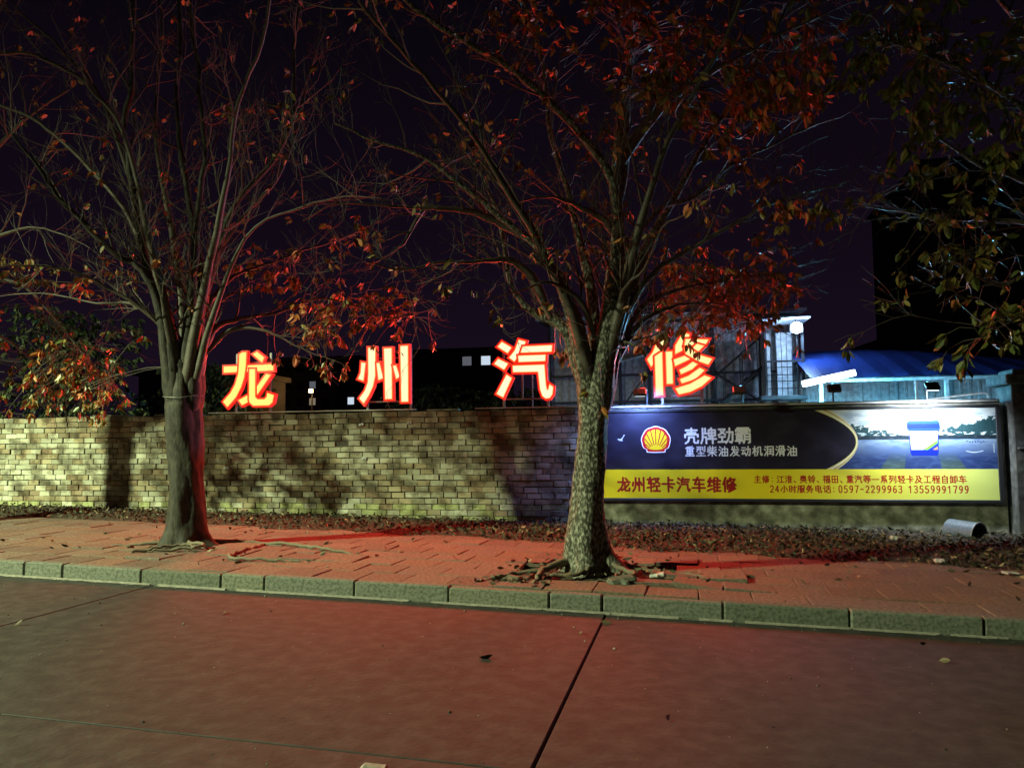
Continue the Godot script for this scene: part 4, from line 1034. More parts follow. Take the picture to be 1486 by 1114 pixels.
func build_billboard() -> void:
	var low := 0.585
	var high := 2.095
	var from := 1.53
	var to := 7.81
	var mid := (from + to) / 2
	var t := thing("billboard", "long motor oil billboard with dark upper field and yellow strip on the wall", "billboard", on_wall(mid, low, 0.02))
	var wide := to - from
	var tall := high - low
	part(t, "backing", boxed(Vector3(wide - 0.02, tall - 0.02, 0.06), 0.0, Vector3(0, tall / 2, 0.03)), M.black)
	var s := Shape.new()
	s.quad(Vector3(-wide / 2 + 0.03, 0.03, 0.068), Vector3(wide / 2 - 0.03, 0.03, 0.068), Vector3(wide / 2 - 0.03, tall - 0.03, 0.068), Vector3(-wide / 2 + 0.03, tall - 0.03, 0.068), Vector3.BACK)
	for p in s.v:
		s.u.append(Vector2((p.x + wide / 2 - 0.03) / (wide - 0.06), 1.0 - (p.y - 0.03) / (tall - 0.06)))
	var m := StandardMaterial3D.new()
	m.albedo_texture = ImageTexture.create_from_image(print_image())
	m.roughness = 0.42
	part(t, "printed_sheet", s.mesh(), m)
	part(t, "frame_bar", boxed(Vector3(wide + 0.04, 0.05, 0.09), 0.006, Vector3(0, 0.005, 0.046)), M.dark_steel)
	part(t, "frame_bar", boxed(Vector3(wide + 0.04, 0.045, 0.1), 0.006, Vector3(0, tall + 0.0, 0.05)), M.dark_steel)
	part(t, "frame_bar", boxed(Vector3(0.05, tall - 0.05, 0.09), 0.006, Vector3(-wide / 2, tall / 2, 0.046)), M.dark_steel)
	part(t, "frame_bar", boxed(Vector3(0.07, tall - 0.05, 0.09), 0.006, Vector3(wide / 2, tall / 2, 0.046)), M.dark_steel)
	part(t, "top_rail", boxed(Vector3(wide + 0.06, 0.025, 0.06), 0.004, Vector3(0, tall + 0.075, 0.02)), M.plate)
	# Gooseneck lamps along the top edge.
	var spec := [[2.28, "lit gooseneck lamp over the billboard's left end, nearest the right trunk", 0.35, 1], [3.86, "unlit gooseneck lamp below the letter right of the right trunk", 0.35, 0], [5.3, "unlit square gooseneck lamp in front of the bright cage stair", 0.35, 0], [6.72, "brightly lit gooseneck lamp over the pail on the billboard", 0.3, 2]]
	for d in spec:
		var o := thing("gooseneck_lamp", d[1], "lamp", on_wall(d[0], high + 0.09, 0.02), "gooseneck lamps on the billboard")
		var reach := 0.62
		part(o, "arm", bar([Vector3(0.1, -0.1, 0.0), Vector3(0.1, 0.14, 0.0), Vector3(0.1, 0.26, 0.05), Vector3(0.06, 0.3, 0.2), Vector3(0.0, 0.26, reach - 0.1)], 0.014, 8), M.dark_steel)
		var turn := Basis(Vector3.RIGHT, 0.75)
		part(o, "head", boxed(Vector3(0.2, 0.06, 0.15), 0.012, Vector3(0, 0.2, reach - 0.02), turn), M.dark_steel)
		if d[3] == 0:
			part(o, "lamp_glass", boxed(Vector3(0.17, 0.008, 0.12), 0.0, Vector3(0, 0.2, reach - 0.02) + turn * Vector3(0, -0.035, 0), turn), M.glass_dark)
		else:
			part(o, "lamp_glass", boxed(Vector3(0.17, 0.008, 0.12), 0.0, Vector3(0, 0.2, reach - 0.02) + turn * Vector3(0, -0.035, 0), turn), glowing(lin(0.75, 0.88, 1.0), 2.0 if d[3] == 1 else 6.0))
			var l := SpotLight3D.new()
			l.name = "lamp_light"
			l.light_color = Color(0.5, 0.64, 1.0) if d[3] == 1 else Color(0.9, 0.96, 1.0)
			l.light_energy = 6.0 if d[3] == 1 else 9.0
			l.spot_angle = 72.0
			l.spot_angle_attenuation = 0.8
			l.spot_range = 20
			l.spot_attenuation = 2
			l.light_size = 0.05
			l.shadow_enabled = true
			o.add_child(l, true)
			var from_at := Vector3(0, 0.2, reach - 0.02) + turn * Vector3(0, -0.06, 0)
			l.transform = Transform3D(Basis.looking_at(Vector3(0, -0.75, -0.75), Vector3.UP), from_at)


# ---------------------------------------------------------------- the yard behind the wall
func corrugated(wide: float, tall: float, pitch: float, deep: float) -> ArrayMesh:
	var s := Shape.new()
	var n := int(wide / pitch)
	for i in n:
		var x0 := -wide / 2 + i * pitch
		var pts := [[x0, 0.0], [x0 + pitch * 0.55, 0.0], [x0 + pitch * 0.65, deep], [x0 + pitch * 0.9, deep], [x0 + pitch, 0.0]]
		for k in 4:
			var a := Vector3(pts[k][0], 0, pts[k][1]); var b := Vector3(pts[k + 1][0], 0, pts[k + 1][1])
			var nn := Vector3(a.z - b.z, 0, b.x - a.x).normalized()
			s.quad(a, b, b + Vector3(0, tall, 0), a + Vector3(0, tall, 0), nn)
			s.quad(a - Vector3(0, 0, 0.02), b - Vector3(0, 0, 0.02), b + Vector3(0, tall, -0.02), a + Vector3(0, tall, -0.02), -nn)
	return s.mesh()


func build_yard() -> void:
	# Grey sheet-metal shed.
	var shed := thing("metal_shed", "grey sheet metal shed with dark steel frame behind the right letter", "shed", on_wall(2.6, 0.0, -7.0))
	for k in 5:
		part(shed, "wall_panel", corrugated(1.26, 4.72 + (0.12 if k < 4 else 0.0), 0.21, 0.018), M.sheet_grey, Transform3D(Basis.IDENTITY, Vector3(-2.35 + k * 1.27, 0, 0)))
	part(shed, "rear_wall", boxed(Vector3(6.3, 4.6, 0.1), 0.0, Vector3(0.15, 2.3, -3.2)), M.sheet_grey)
	part(shed, "side_wall", boxed(Vector3(0.1, 4.6, 3.1), 0.0, Vector3(3.32, 2.3, -1.6)), M.sheet_grey)
	part(shed, "roof", boxed(Vector3(6.9, 0.08, 3.9), 0.01, Vector3(0.15, 4.95, -1.6), Basis(Vector3.RIGHT, 0.06)), M.sheet_grey)
	for x in [-2.95, -1.08, -0.32, 1.3, 2.52]:
		part(shed, "column", boxed(Vector3(0.09, 4.75, 0.09), 0.008, Vector3(x, 2.37, 0.08)), M.dark_steel)
	for y in [2.6, 3.3, 4.68]:
		part(shed, "girt", boxed(Vector3(5.9, 0.06, 0.06), 0.006, Vector3(0.0, y, 0.16)), M.dark_steel)
	for p in [[-1.0, 2.5, -0.4, 3.3], [1.35, 2.5, 2.5, 3.3], [2.5, 2.5, 1.35, 3.3], [-0.3, 3.3, 1.3, 4.6]]:
		part(shed, "brace", bar([Vector3(p[0], p[1], 0.2), Vector3(p[2], p[3], 0.2)], 0.022, 6), M.dark_steel)
	part(shed, "awning", boxed(Vector3(1.5, 0.05, 0.7), 0.01, Vector3(-0.9, 3.72, 0.4), Basis.from_euler(Vector3(0.25, 0, 0.22))), M.sheet_white)
	part(shed, "poster", boxed(Vector3(0.9, 0.35, 0.02), 0.0, Vector3(0.55, 2.74, 0.06)), M.sheet_white)
	# Steel stair up to the cage.
	var stair := thing("steel_stair", "dark steel stair flight between the shed and the bright cage", "stair", on_wall(4.4, 0.0, -6.3))
	for z in [-0.3, 0.3]:
		part(stair, "stringer", bar([Vector3(-0.75, 2.1, z), Vector3(0.6, 3.35, z)], 0.035, 6), M.dark_steel)
		part(stair, "handrail", bar([Vector3(-0.75, 2.95, z), Vector3(0.6, 4.1, z)], 0.022, 6), M.dark_steel)
		for k in 4:
			var x := -0.7 + k * 0.42
			part(stair, "baluster", bar([Vector3(x, 2.1 + (x + 0.75) * 0.93, z), Vector3(x, 2.98 + (x + 0.75) * 0.86, z)], 0.014, 6), M.dark_steel)
	for k in 7:
		part(stair, "tread", boxed(Vector3(0.22, 0.03, 0.6), 0.004, Vector3(-0.68 + k * 0.2, 2.16 + k * 0.186, 0)), M.dark_steel)
	for x in [-0.72, 0.58]:
		part(stair, "leg", boxed(Vector3(0.07, 2.2 if x < 0 else 3.4, 0.07), 0.0, Vector3(x, 1.0 if x < 0 else 1.6, 0)), M.dark_steel)
	# Lit cage tower with a flood lamp.
	var cage := thing("cage_tower", "barred steel stair cage lit white from within, right of the shed", "stair cage", on_wall(5.45, 0.0, -5.5))
	for x in [-0.42, 0.42]:
		for z in [-0.7, 0.0]:
			part(cage, "corner_post", boxed(Vector3(0.06, 4.3, 0.06), 0.006, Vector3(x, 2.1, z)), M.dark_steel)
	part(cage, "back_sheet", boxed(Vector3(0.36, 4.2, 0.03), 0.0, Vector3(0.12, 2.1, -0.78)), M.sheet_white)
	part(cage, "back_sheet", boxed(Vector3(0.16, 4.2, 0.03), 0.0, Vector3(-0.3, 2.1, -0.78)), M.sheet_grey)
	for k in 6:
		part(cage, "upright_bar", bar([Vector3(-0.3 + k * 0.12, 2.62, 0.0), Vector3(-0.3 + k * 0.12, 4.15, 0.0)], 0.009, 6), M.dark_steel)
	for y in [2.78, 2.95, 3.1, 3.28, 3.42]:
		part(cage, "cross_bar", boxed(Vector3(0.84, 0.022 if y < 3.4 else 0.045, 0.022), 0.0, Vector3(0, y, 0.025)), M.dark_steel)
	part(cage, "platform", boxed(Vector3(1.05, 0.1, 0.95), 0.01, Vector3(-0.05, 2.56, -0.35)), M.dark_steel)
	part(cage, "roof", boxed(Vector3(1.1, 0.04, 1.0), 0.008, Vector3(0.05, 4.42, -0.35), Basis(Vector3.BACK, 0.03)), M.sheet_white)
	part(cage, "side_sheet", boxed(Vector3(0.02, 1.6, 0.66), 0.0, Vector3(-0.44, 3.35, -0.36)), M.sheet_white)
	var flood := thing("flood_lamp", "blazing white flood lamp at the top of the stair cage", "lamp", on_wall(5.72, 4.18, -5.3))
	part(flood, "housing", boxed(Vector3(0.3, 0.24, 0.08), 0.012, Vector3(0, 0, -0.05)), M.dark_steel)
	part(flood, "bracket", bar([Vector3(0, 0.1, -0.08), Vector3(0, 0.24, -0.12)], 0.015, 6), M.dark_steel)
	part(flood, "lamp_face", bar([Vector3(0, 0, -0.006), Vector3(0, 0, 0.012)], 0.13, 20), glowing(lin(0.75, 0.9, 1.0), 30.0))
	lamp_light(flood, Vector3(0.02, -0.02, 0.16), Color(0.62, 0.8, 1.0), 5.0, 0.1)
	lamp_light(flood, Vector3(-0.3, -0.25, -0.35), Color(0.7, 0.84, 1.0), 0.6, 0.1)
	# Blue canopy with a long tube lamp and pale lean-to behind it.
	var canopy := thing("blue_canopy", "low curved blue sheet canopy above the billboard's right half", "canopy", on_wall(8.3, 0.0, -6.0))
	var roof := Shape.new()
	var n := 26
	for i in n:
		for k in 5:
			var q := []
			for w in [[i, k], [i + 1, k], [i + 1, k + 1], [i, k + 1]]:
				var x: float = -2.55 + 7.4 * w[0] / n
				var f: float = w[1] / 5.0
				var back := 3.72 + 0.2 * (1.0 - pow((x + 1.2) / 2.6, 2)) if x < 1.4 else 3.72 - 0.13 * (x - 1.4)
				q.append(Vector3(x, lerpf(2.9, back, sin(f * 1.45)) + (0.018 if (w[0] % 2) else 0.0), lerpf(2.0, -2.2, f)))
			var nn: Vector3 = (q[2] - q[0]).cross(q[3] - q[1]).normalized()
			roof.quad(q[0], q[1], q[2], q[3], nn if nn.y > 0 else -nn)
			roof.quad(q[0] - nn * 0.015, q[1] - nn * 0.015, q[2] - nn * 0.015, q[3] - nn * 0.015, -nn if nn.y > 0 else nn)
	part(canopy, "roof_sheet", roof.mesh(), M.sheet_blue)
	for k in 9:
		part(canopy, "wall_panel", corrugated(0.8, 3.2, 0.2, 0.02), M.sheet_white, Transform3D(Basis.IDENTITY, Vector3(-2.1 + k * 0.81, 0, -0.6)))
	for x in [-2.3, 0.2, 2.4, 4.6]:
		part(canopy, "post", boxed(Vector3(0.08, 2.9, 0.08), 0.008, Vector3(x, 1.43, 1.8)), M.sheet_white)
	part(canopy, "eaves_beam", boxed(Vector3(7.4, 0.07, 0.06), 0.006, Vector3(1.15, 2.84, 1.85)), M.sheet_white)
	for k in 5:
		part(canopy, "purlin", boxed(Vector3(7.2, 0.04, 0.04), 0.0, Vector3(1.15, 2.86 + 0.09 * k, 1.4 - 0.55 * k)), M.sheet_white)
	var tube := thing("tube_lamp", "long glaring white tube lamp under the blue canopy", "lamp", on_wall(6.03, 2.845, -3.5))
	var dir := Vector3(0.97, 0.2, 0.0).normalized()
	part(tube, "batten", boxed(Vector3(1.0, 0.04, 0.04), 0.006, Vector3(0, 0.05, -0.05), Basis(Vector3.BACK, 0.2)), M.sheet_white)
	part(tube, "lamp_tube", bar([dir * -0.53, dir * -0.51, dir * 0.51, dir * 0.53], 0.065, 12), glowing(lin(0.8, 0.95, 1.0), 9.0))
	for k in 3:
		lamp_light(tube, dir * (-0.4 + 0.4 * k) + Vector3(0, -0.04, 0.09), Color(0.42, 0.82, 1.0), 11.0, 0.05)
	var pipe := single("white_pipe", "white bent pipe rising above the billboard's right half", "pipe", bar([Vector3(0, -0.2, 0), Vector3(0, 0.35, 0)], 0.022, 8), M.sheet_white, on_wall(7.26, 2.3, -2.0))
	var pipe2 := single("white_pipe", "white sloping pipe with a hooked end beside the gate pillar", "pipe", bar([Vector3(-0.9, -0.08, 0), Vector3(0.0, 0.02, 0), Vector3(0.06, 0.0, 0), Vector3(0.07, -0.06, 0)], 0.02, 8), M.sheet_white, on_wall(8.1, 2.34, -1.2))


func far_block(called: String, label: String, at: Transform3D, wide: float, tall: float, deep: float, rows: int, cols: int, lit: Dictionary, m: Material) -> void:
	var t := thing(called, label, "building", at, "")
	part(t, "wall", boxed(Vector3(wide, tall, deep), 0.0, Vector3(0, tall / 2, -deep / 2)), m)
	part(t, "roof", boxed(Vector3(wide + 0.6, 0.35, deep + 0.6), 0.0, Vector3(0, tall + 0.17, -deep / 2)), m)
	var cw := wide / cols
	var rh := tall / rows
	for r in rows:
		for c in cols:
			var p := Vector3(-wide / 2 + (c + 0.5) * cw, (r + 0.55) * rh, 0.02)
			var key := "%d,%d" % [c, r]
			var w := part(t, "window", boxed(Vector3(cw * 0.55, rh * 0.5, 0.06), 0.0, p), M.far_dark)
			var mm: Material = M.glass_dark
			if lit.has(key):
				mm = lit[key]
			part(w, "pane", boxed(Vector3(cw * 0.48, rh * 0.42, 0.04), 0.0, p + Vector3(0, 0, 0.025)), mm)


func build_far() -> void:
	var cool := glowing(lin(0.72, 0.85, 1.0), 0.8)
	var warm := glowing(lin(1.0, 0.8, 0.55), 0.2)
	var dim := glowing(lin(0.8, 0.85, 1.0), 0.12)
	far_block("apartment_building", "dark distant block with one bluish lit top window between the middle letters", on_wall(-19.5, 0, -60), 11.5, 10.5, 9, 5, 6, {"4,4": dim, "5,4": cool}, M.far_dark)
	far_block("apartment_building", "dark distant block with small lit windows between the two left letters", on_wall(-28.2, 0, -50), 8.5, 8.9, 8, 6, 7, {"3,3": warm, "3,4": dim, "4,2": dim, "6,3": cool, "1,2": dim}, M.far_wall)
	far_block("apartment_building", "low dark house left of the leftmost letter, behind the left trunk", on_wall(-27.5, 0, -30), 6, 6.0, 8, 2, 3, {}, M.far_dark)
	far_block("tower_block", "tall unlit tower block rising at the right edge", on_wall(29.5, 0, -45), 17, 21, 14, 8, 8, {}, M.far_dark)
	var roof := thing("far_shed", "dark far hip-roofed shed behind the blue canopy", "shed", on_wall(13.4, 0, -25))
	part(roof, "wall", boxed(Vector3(5.5, 5.4, 5), 0.0, Vector3(0, 2.7, -2.5)), M.far_dark)
	var s := Shape.new()
	s.prism(PackedVector2Array([Vector2(-3.3, 5.4), Vector2(3.0, 5.4), Vector2(1.2, 6.1), Vector2(-0.6, 6.3)]), -5.2, 0.2)
	part(roof, "roof", s.mesh(), M.far_dark)
	var lamp := thing("far_street_lamp", "small warm street lamp far off between the two left letters", "street lamp", on_wall(-22.4, 0, -38))
	part(lamp, "pole", bar([Vector3(0, -0.3, 0), Vector3(0, 5.3, 0)], 0.06, 8), M.dark_steel)
	part(lamp, "lamp_globe", bar([Vector3(0, 5.2, 0.2), Vector3(0, 5.46, 0.2)], 0.15, 10), glowing(lin(1.0, 0.68, 0.28), 9.0))
	lamp_light(lamp, Vector3(0, 5.33, 0.45), Color(1.0, 0.75, 0.42), 6.0, 0.1)


# ---------------------------------------------------------------- trees
var leaf_cols := [Color(0.22, 0.16, 0.035), Color(0.44, 0.16, 0.045), Color(0.1, 0.13, 0.028), Color(0.52, 0.13, 0.05), Color(0.15, 0.105, 0.035)]


func add_leaf(s: Shape, at: Vector3, dir: Vector3, long: float, col: Color) -> void:
	var side := dir.cross(Vector3(rng.randf_range(-1, 1), rng.randf_range(-1, 1), rng.randf_range(-1, 1))).normalized()
	var up := side.cross(dir).normalized()
	var w := long * rng.randf_range(0.17, 0.23)
	var sag := -up * long * 0.12
	var a := at + dir * long * 0.12
	var b := at + dir * long * 0.45 + sag * 0.3
	var c := at + dir * long * 0.78 + sag * 0.7
	var e := at + dir * long + sag * 1.4
	var fold := up * w * 0.35
	for k in [-1.0, 1.0]:
		var p: Vector3 = b + side * w * k + fold
		var q: Vector3 = c + side * w * 0.72 * k + fold * 0.7
		var nn: Vector3 = (up - side * k * 0.3).normalized()
		s.tri(a, p, b, nn, nn, nn, col)
		s.tri(b, p, q, nn, nn, nn, col)
		s.tri(b, q, c, nn, nn, nn, col)
		s.tri(c, q, e, nn, nn, nn, col)


func leaf_cluster(s: Shape, at: Vector3, dir: Vector3, count: int, size: float, palette: Array) -> void:
	for k in count:
		var d := (dir * 0.5 + Vector3(rng.randf_range(-1, 1), rng.randf_range(-0.9, 0.1), rng.randf_range(-1, 1)) * 0.8 + Vector3(0, -0.55, 0)).normalized()
		var c: Color = palette[rng.randi() % palette.size()]
		add_leaf(s, at + Vector3(rng.randf_range(-1, 1), rng.randf_range(-1, 1), rng.randf_range(-1, 1)) * 0.035, d, size * rng.randf_range(0.75, 1.25), c * rng.randf_range(0.7, 1.25))


func smooth_path(pts: Array, cuts: int, jitter: float) -> Array:
	# [points, radii] of a spline through guided points.
	var path := []
	var radii := []
	for i in pts.size() - 1:
		var p0: Array = pts[maxi(i - 1, 0)]; var p1: Array = pts[i]; var p2: Array = pts[i + 1]; var p3: Array = pts[mini(i + 2, pts.size() - 1)]
		for k in cuts:
			var t := k / float(cuts)
			var q := Vector3(p1[0], p1[1], p1[2]).cubic_interpolate(Vector3(p2[0], p2[1], p2[2]), Vector3(p0[0], p0[1], p0[2]), Vector3(p3[0], p3[1], p3[2]), t)
			if k > 0:
				q += Vector3(rng.randf_range(-1, 1), rng.randf_range(-1, 1), rng.randf_range(-1, 1)) * jitter
			path.append(q)
			radii.append(lerpf(p1[3], p2[3], t))
	var e: Array = pts[-1]
	path.append(Vector3(e[0], e[1], e[2])); radii.append(e[3])
	return [path, radii]


func grow(twigs: Shape, leaves: Shape, at: Vector3, dir: Vector3, long: float, r: float, level: int, opt: Dictionary) -> void:
	var steps := 5 if level == 1 else 4
	var path := [at]
	var radii := [r]
	var d := dir
	for k in steps:
		d = (d + Vector3(rng.randf_range(-1, 1), rng.randf_range(-1, 1), rng.randf_range(-1, 1)) * 0.24 + Vector3(0, opt.lift, 0)).normalized()
		path.append(path[-1] + d * long / steps)
		radii.append(maxf(r * (1.0 - 0.8 * (k + 1) / steps), 0.0022))
	twigs.tube(path, radii, 5 if level == 1 else 3, Color.WHITE, 0.0, false)
	if level < opt.levels:
		var kids: int = rng.randi_range(3, 6) if level == 1 else rng.randi_range(2, 4)
		for k in kids:
			var i := rng.randi_range(1, steps)
			var turn := Vector3(rng.randf_range(-1, 1), rng.randf_range(-0.6, 1), rng.randf_range(-1, 1)).normalized()
			var t: Vector3 = (path[i] - path[i - 1]).normalized()
			grow(twigs, leaves, path[i], (t + turn * 0.85).normalized(), long * rng.randf_range(0.35, 0.62), maxf(radii[i] * 0.7, 0.003), level + 1, opt)
	if level >= 2 and rng.randf() < opt.leafy * clampf((path[-1].y - 1.5) / 4.0, 0.15, 1.3):
		leaf_cluster(leaves, path[-1], d, rng.randi_range(2, 5), 0.115, opt.palette)


func make_tree(called: String, label: String, base: Vector3, trunk: Array, limbs: Array, zones: Array, bark: Material, opt: Dictionary) -> Node3D:
	var t := thing(called, label, "tree", Transform3D(Basis.IDENTITY, base))
	# Trunk: fluted, swelling at the foot.
	var tr := Shape.new()
	var sm := smooth_path(trunk, 8, 0.004)
	var sides := 40
	var fissure := FastNoiseLite.new()
	fissure.seed = int(opt.seed * 10)
	fissure.frequency = 1.0
	var rings := []
	var high: float = sm[0][-1].y
	for i in sm[0].size():
		var ring := []
		var y: float = sm[0][i].y
		var foot := clampf(1.0 - y / 0.5, 0, 1)
		for k in sides:
			var a := TAU * k / sides
			var r: float = sm[1][i] * (1.0 + 0.05 * sin(a * 3 + y * 1.1 + opt.seed) + 0.04 * sin(a * 5 - y * 2.3) + 0.035 * sin(y * 6.0 + a * 2) + 0.1 * fissure.get_noise_3d(cos(a) * 3.2, y * 1.3, sin(a) * 3.2) + 0.05 * fissure.get_noise_3d(cos(a) * 9.0, y * 3.0, sin(a) * 9.0))
			r *= 1.0 + 0.28 * foot * foot * (sin(a * 5 + opt.seed * 2) * 0.7 + sin(a * 3 + 1) * 0.5)
			ring.append(sm[0][i] + Vector3(cos(a), 0, sin(a)) * r)
		rings.append(ring)
	var norms := []
	for i in rings.size():
		var row := []
		for k in sides:
			var across: Vector3 = rings[i][(k + 1) % sides] - rings[i][(k + sides - 1) % sides]
			var along: Vector3 = rings[mini(i + 1, rings.size() - 1)][k] - rings[maxi(i - 1, 0)][k]
			row.append(along.cross(across).normalized() * (1.0 if along.cross(across).dot(rings[i][k] - sm[0][i]) > 0 else -1.0))
		norms.append(row)
	for i in rings.size() - 1:
		for k in sides:
			var m := (k + 1) % sides
			tr.tri(rings[i][k], rings[i + 1][k], rings[i + 1][m], norms[i][k], norms[i + 1][k], norms[i + 1][m], Color.WHITE)
			tr.tri(rings[i][k], rings[i + 1][m], rings[i][m], norms[i][k], norms[i + 1][m], norms[i][m], Color.WHITE)
	for k in sides - 2:
		tr.tri(rings[-1][0], rings[-1][k + 1], rings[-1][k + 2], Vector3.UP, Vector3.UP, Vector3.UP, Color.WHITE)
	part(t, "trunk", tr.mesh(), bark)
	var twigs := Shape.new()
	var leaves := Shape.new()
	var spots := []
	for l in limbs:
		var from_trunk: bool = l[0][1] < high + 0.15 and l[0][3] > 0.04
		var p := smooth_path([[l[0][0] * 0.6, l[0][1] - 0.35, l[0][2] * 0.6, l[0][3]]] + l if from_trunk else l, 4, 0.012)
		var s := Shape.new()
		for i in p[1].size():
			p[1][i] *= lerpf(1.7, 0.62, clampf(i / 13.0, 0, 1)) * lerpf(0.35, 1.0, smoothstep(0.0, 3.0, i))
		s.tube(p[0], p[1], 8, Color.WHITE, 0.1)
		part(t, "limb", s.mesh(), bark if l[0][3] > 0.075 else M.limb)
		var run := 0.0
		for i in range(1, p[0].size()):
			spots.append(p[0][i])
			var seg: Vector3 = p[0][i] - p[0][i - 1]
			run += seg.length()
			var left_over: float = float(i) / p[0].size()
			if run > opt.every * rng.randf_range(0.7, 1.4) and left_over > 0.2:
				run = 0.0
				var d := seg.normalized()
				var turn := Vector3(rng.randf_range(-1, 1), rng.randf_range(-0.5, 1), rng.randf_range(-1, 1)).normalized()
				grow(twigs, leaves, p[0][i], (d * 0.9 + turn).normalized(), rng.randf_range(0.45, 1.25), minf(p[1][i] * 0.55, 0.016), 1, opt)
	# Leafy sprays where the crown still carries its leaves.
	for z in zones:
		var mid := Vector3(z[0], z[1], z[2])
		var count := int(opt.zone * z[3] * z[3] * 90.0) + 3
		for k in count:
			var d: Vector3 = Vector3(rng.randfn(0, 0.5), rng.randfn(0, 0.42), rng.randfn(0, 0.6)) * z[3]
			var end: Vector3 = mid + d
			var near: Vector3 = spots[0]
			for q in spots:
				if q.distance_squared_to(end) < near.distance_squared_to(end):
					near = q
			if near.distance_to(end) > 0.09:
				var bend: Vector3 = (near + end) / 2 + Vector3(rng.randf_range(-0.1, 0.1), rng.randf_range(0.0, 0.14), rng.randf_range(-0.1, 0.1))
				twigs.tube([near, near.lerp(bend, 0.6), bend.lerp(end, 0.4), end], [0.006, 0.005, 0.004, 0.0025], 3, Color.WHITE, 0.0, false)
			leaf_cluster(leaves, end, (end - near).normalized(), rng.randi_range(4, 8), 0.14, opt.palette)
	var tw := part(t, "twig_spray", twigs.mesh(), M.twig)
	tw.set_meta("kind", "stuff")
	if leaves.v.size():
		var cr := part(t, "crown", leaves.mesh(), M.leaf)
		cr.set_meta("kind", "stuff")
	return t


func cloud_tree(called: String, label: String, at: Vector3, tall: float, wide: float, count: int, tone: Array) -> void:
	var t := thing(called, label, "tree", Transform3D(Basis.IDENTITY, at), "dark trees beyond the wall")
	var tr := Shape.new()
	tr.tube([Vector3(0, -0.2, 0), Vector3(0.05, tall * 0.3, 0), Vector3(-0.08, tall * 0.6, 0.1), Vector3(0, tall * 0.85, 0)], [0.16, 0.13, 0.08, 0.03], 9, Color.WHITE, 0.1)
	part(t, "trunk", tr.mesh(), M.limb)
	var lv := Shape.new()
	var tw := Shape.new()
	for k in count:
		var a := rng.randf() * TAU
		var y := rng.randf_range(0.22, 1.0)
		var r := wide * sqrt(rng.randf()) * (0.55 + 0.6 * sin(y * 2.6)) * (0.8 + 0.35 * sin(a * 3 + y * 9))
		var end := Vector3(cos(a) * r, y * tall, sin(a) * r)
		if k % 4 == 0:
			tw.tube([Vector3(0, y * tall * 0.75, 0), end * Vector3(0.5, 1, 0.5) + Vector3(0, -0.1, 0), end], [0.02, 0.012, 0.005], 3, Color.WHITE, 0.0, false)
		leaf_cluster(lv, end, Vector3(cos(a), 0, sin(a)), rng.randi_range(4, 7), 0.17, tone)
	var b := part(t, "branch_spray", tw.mesh(), M.twig)
	b.set_meta("kind", "stuff")
	var c := part(t, "crown", lv.mesh(), M.leaf)
	c.set_meta("kind", "stuff")


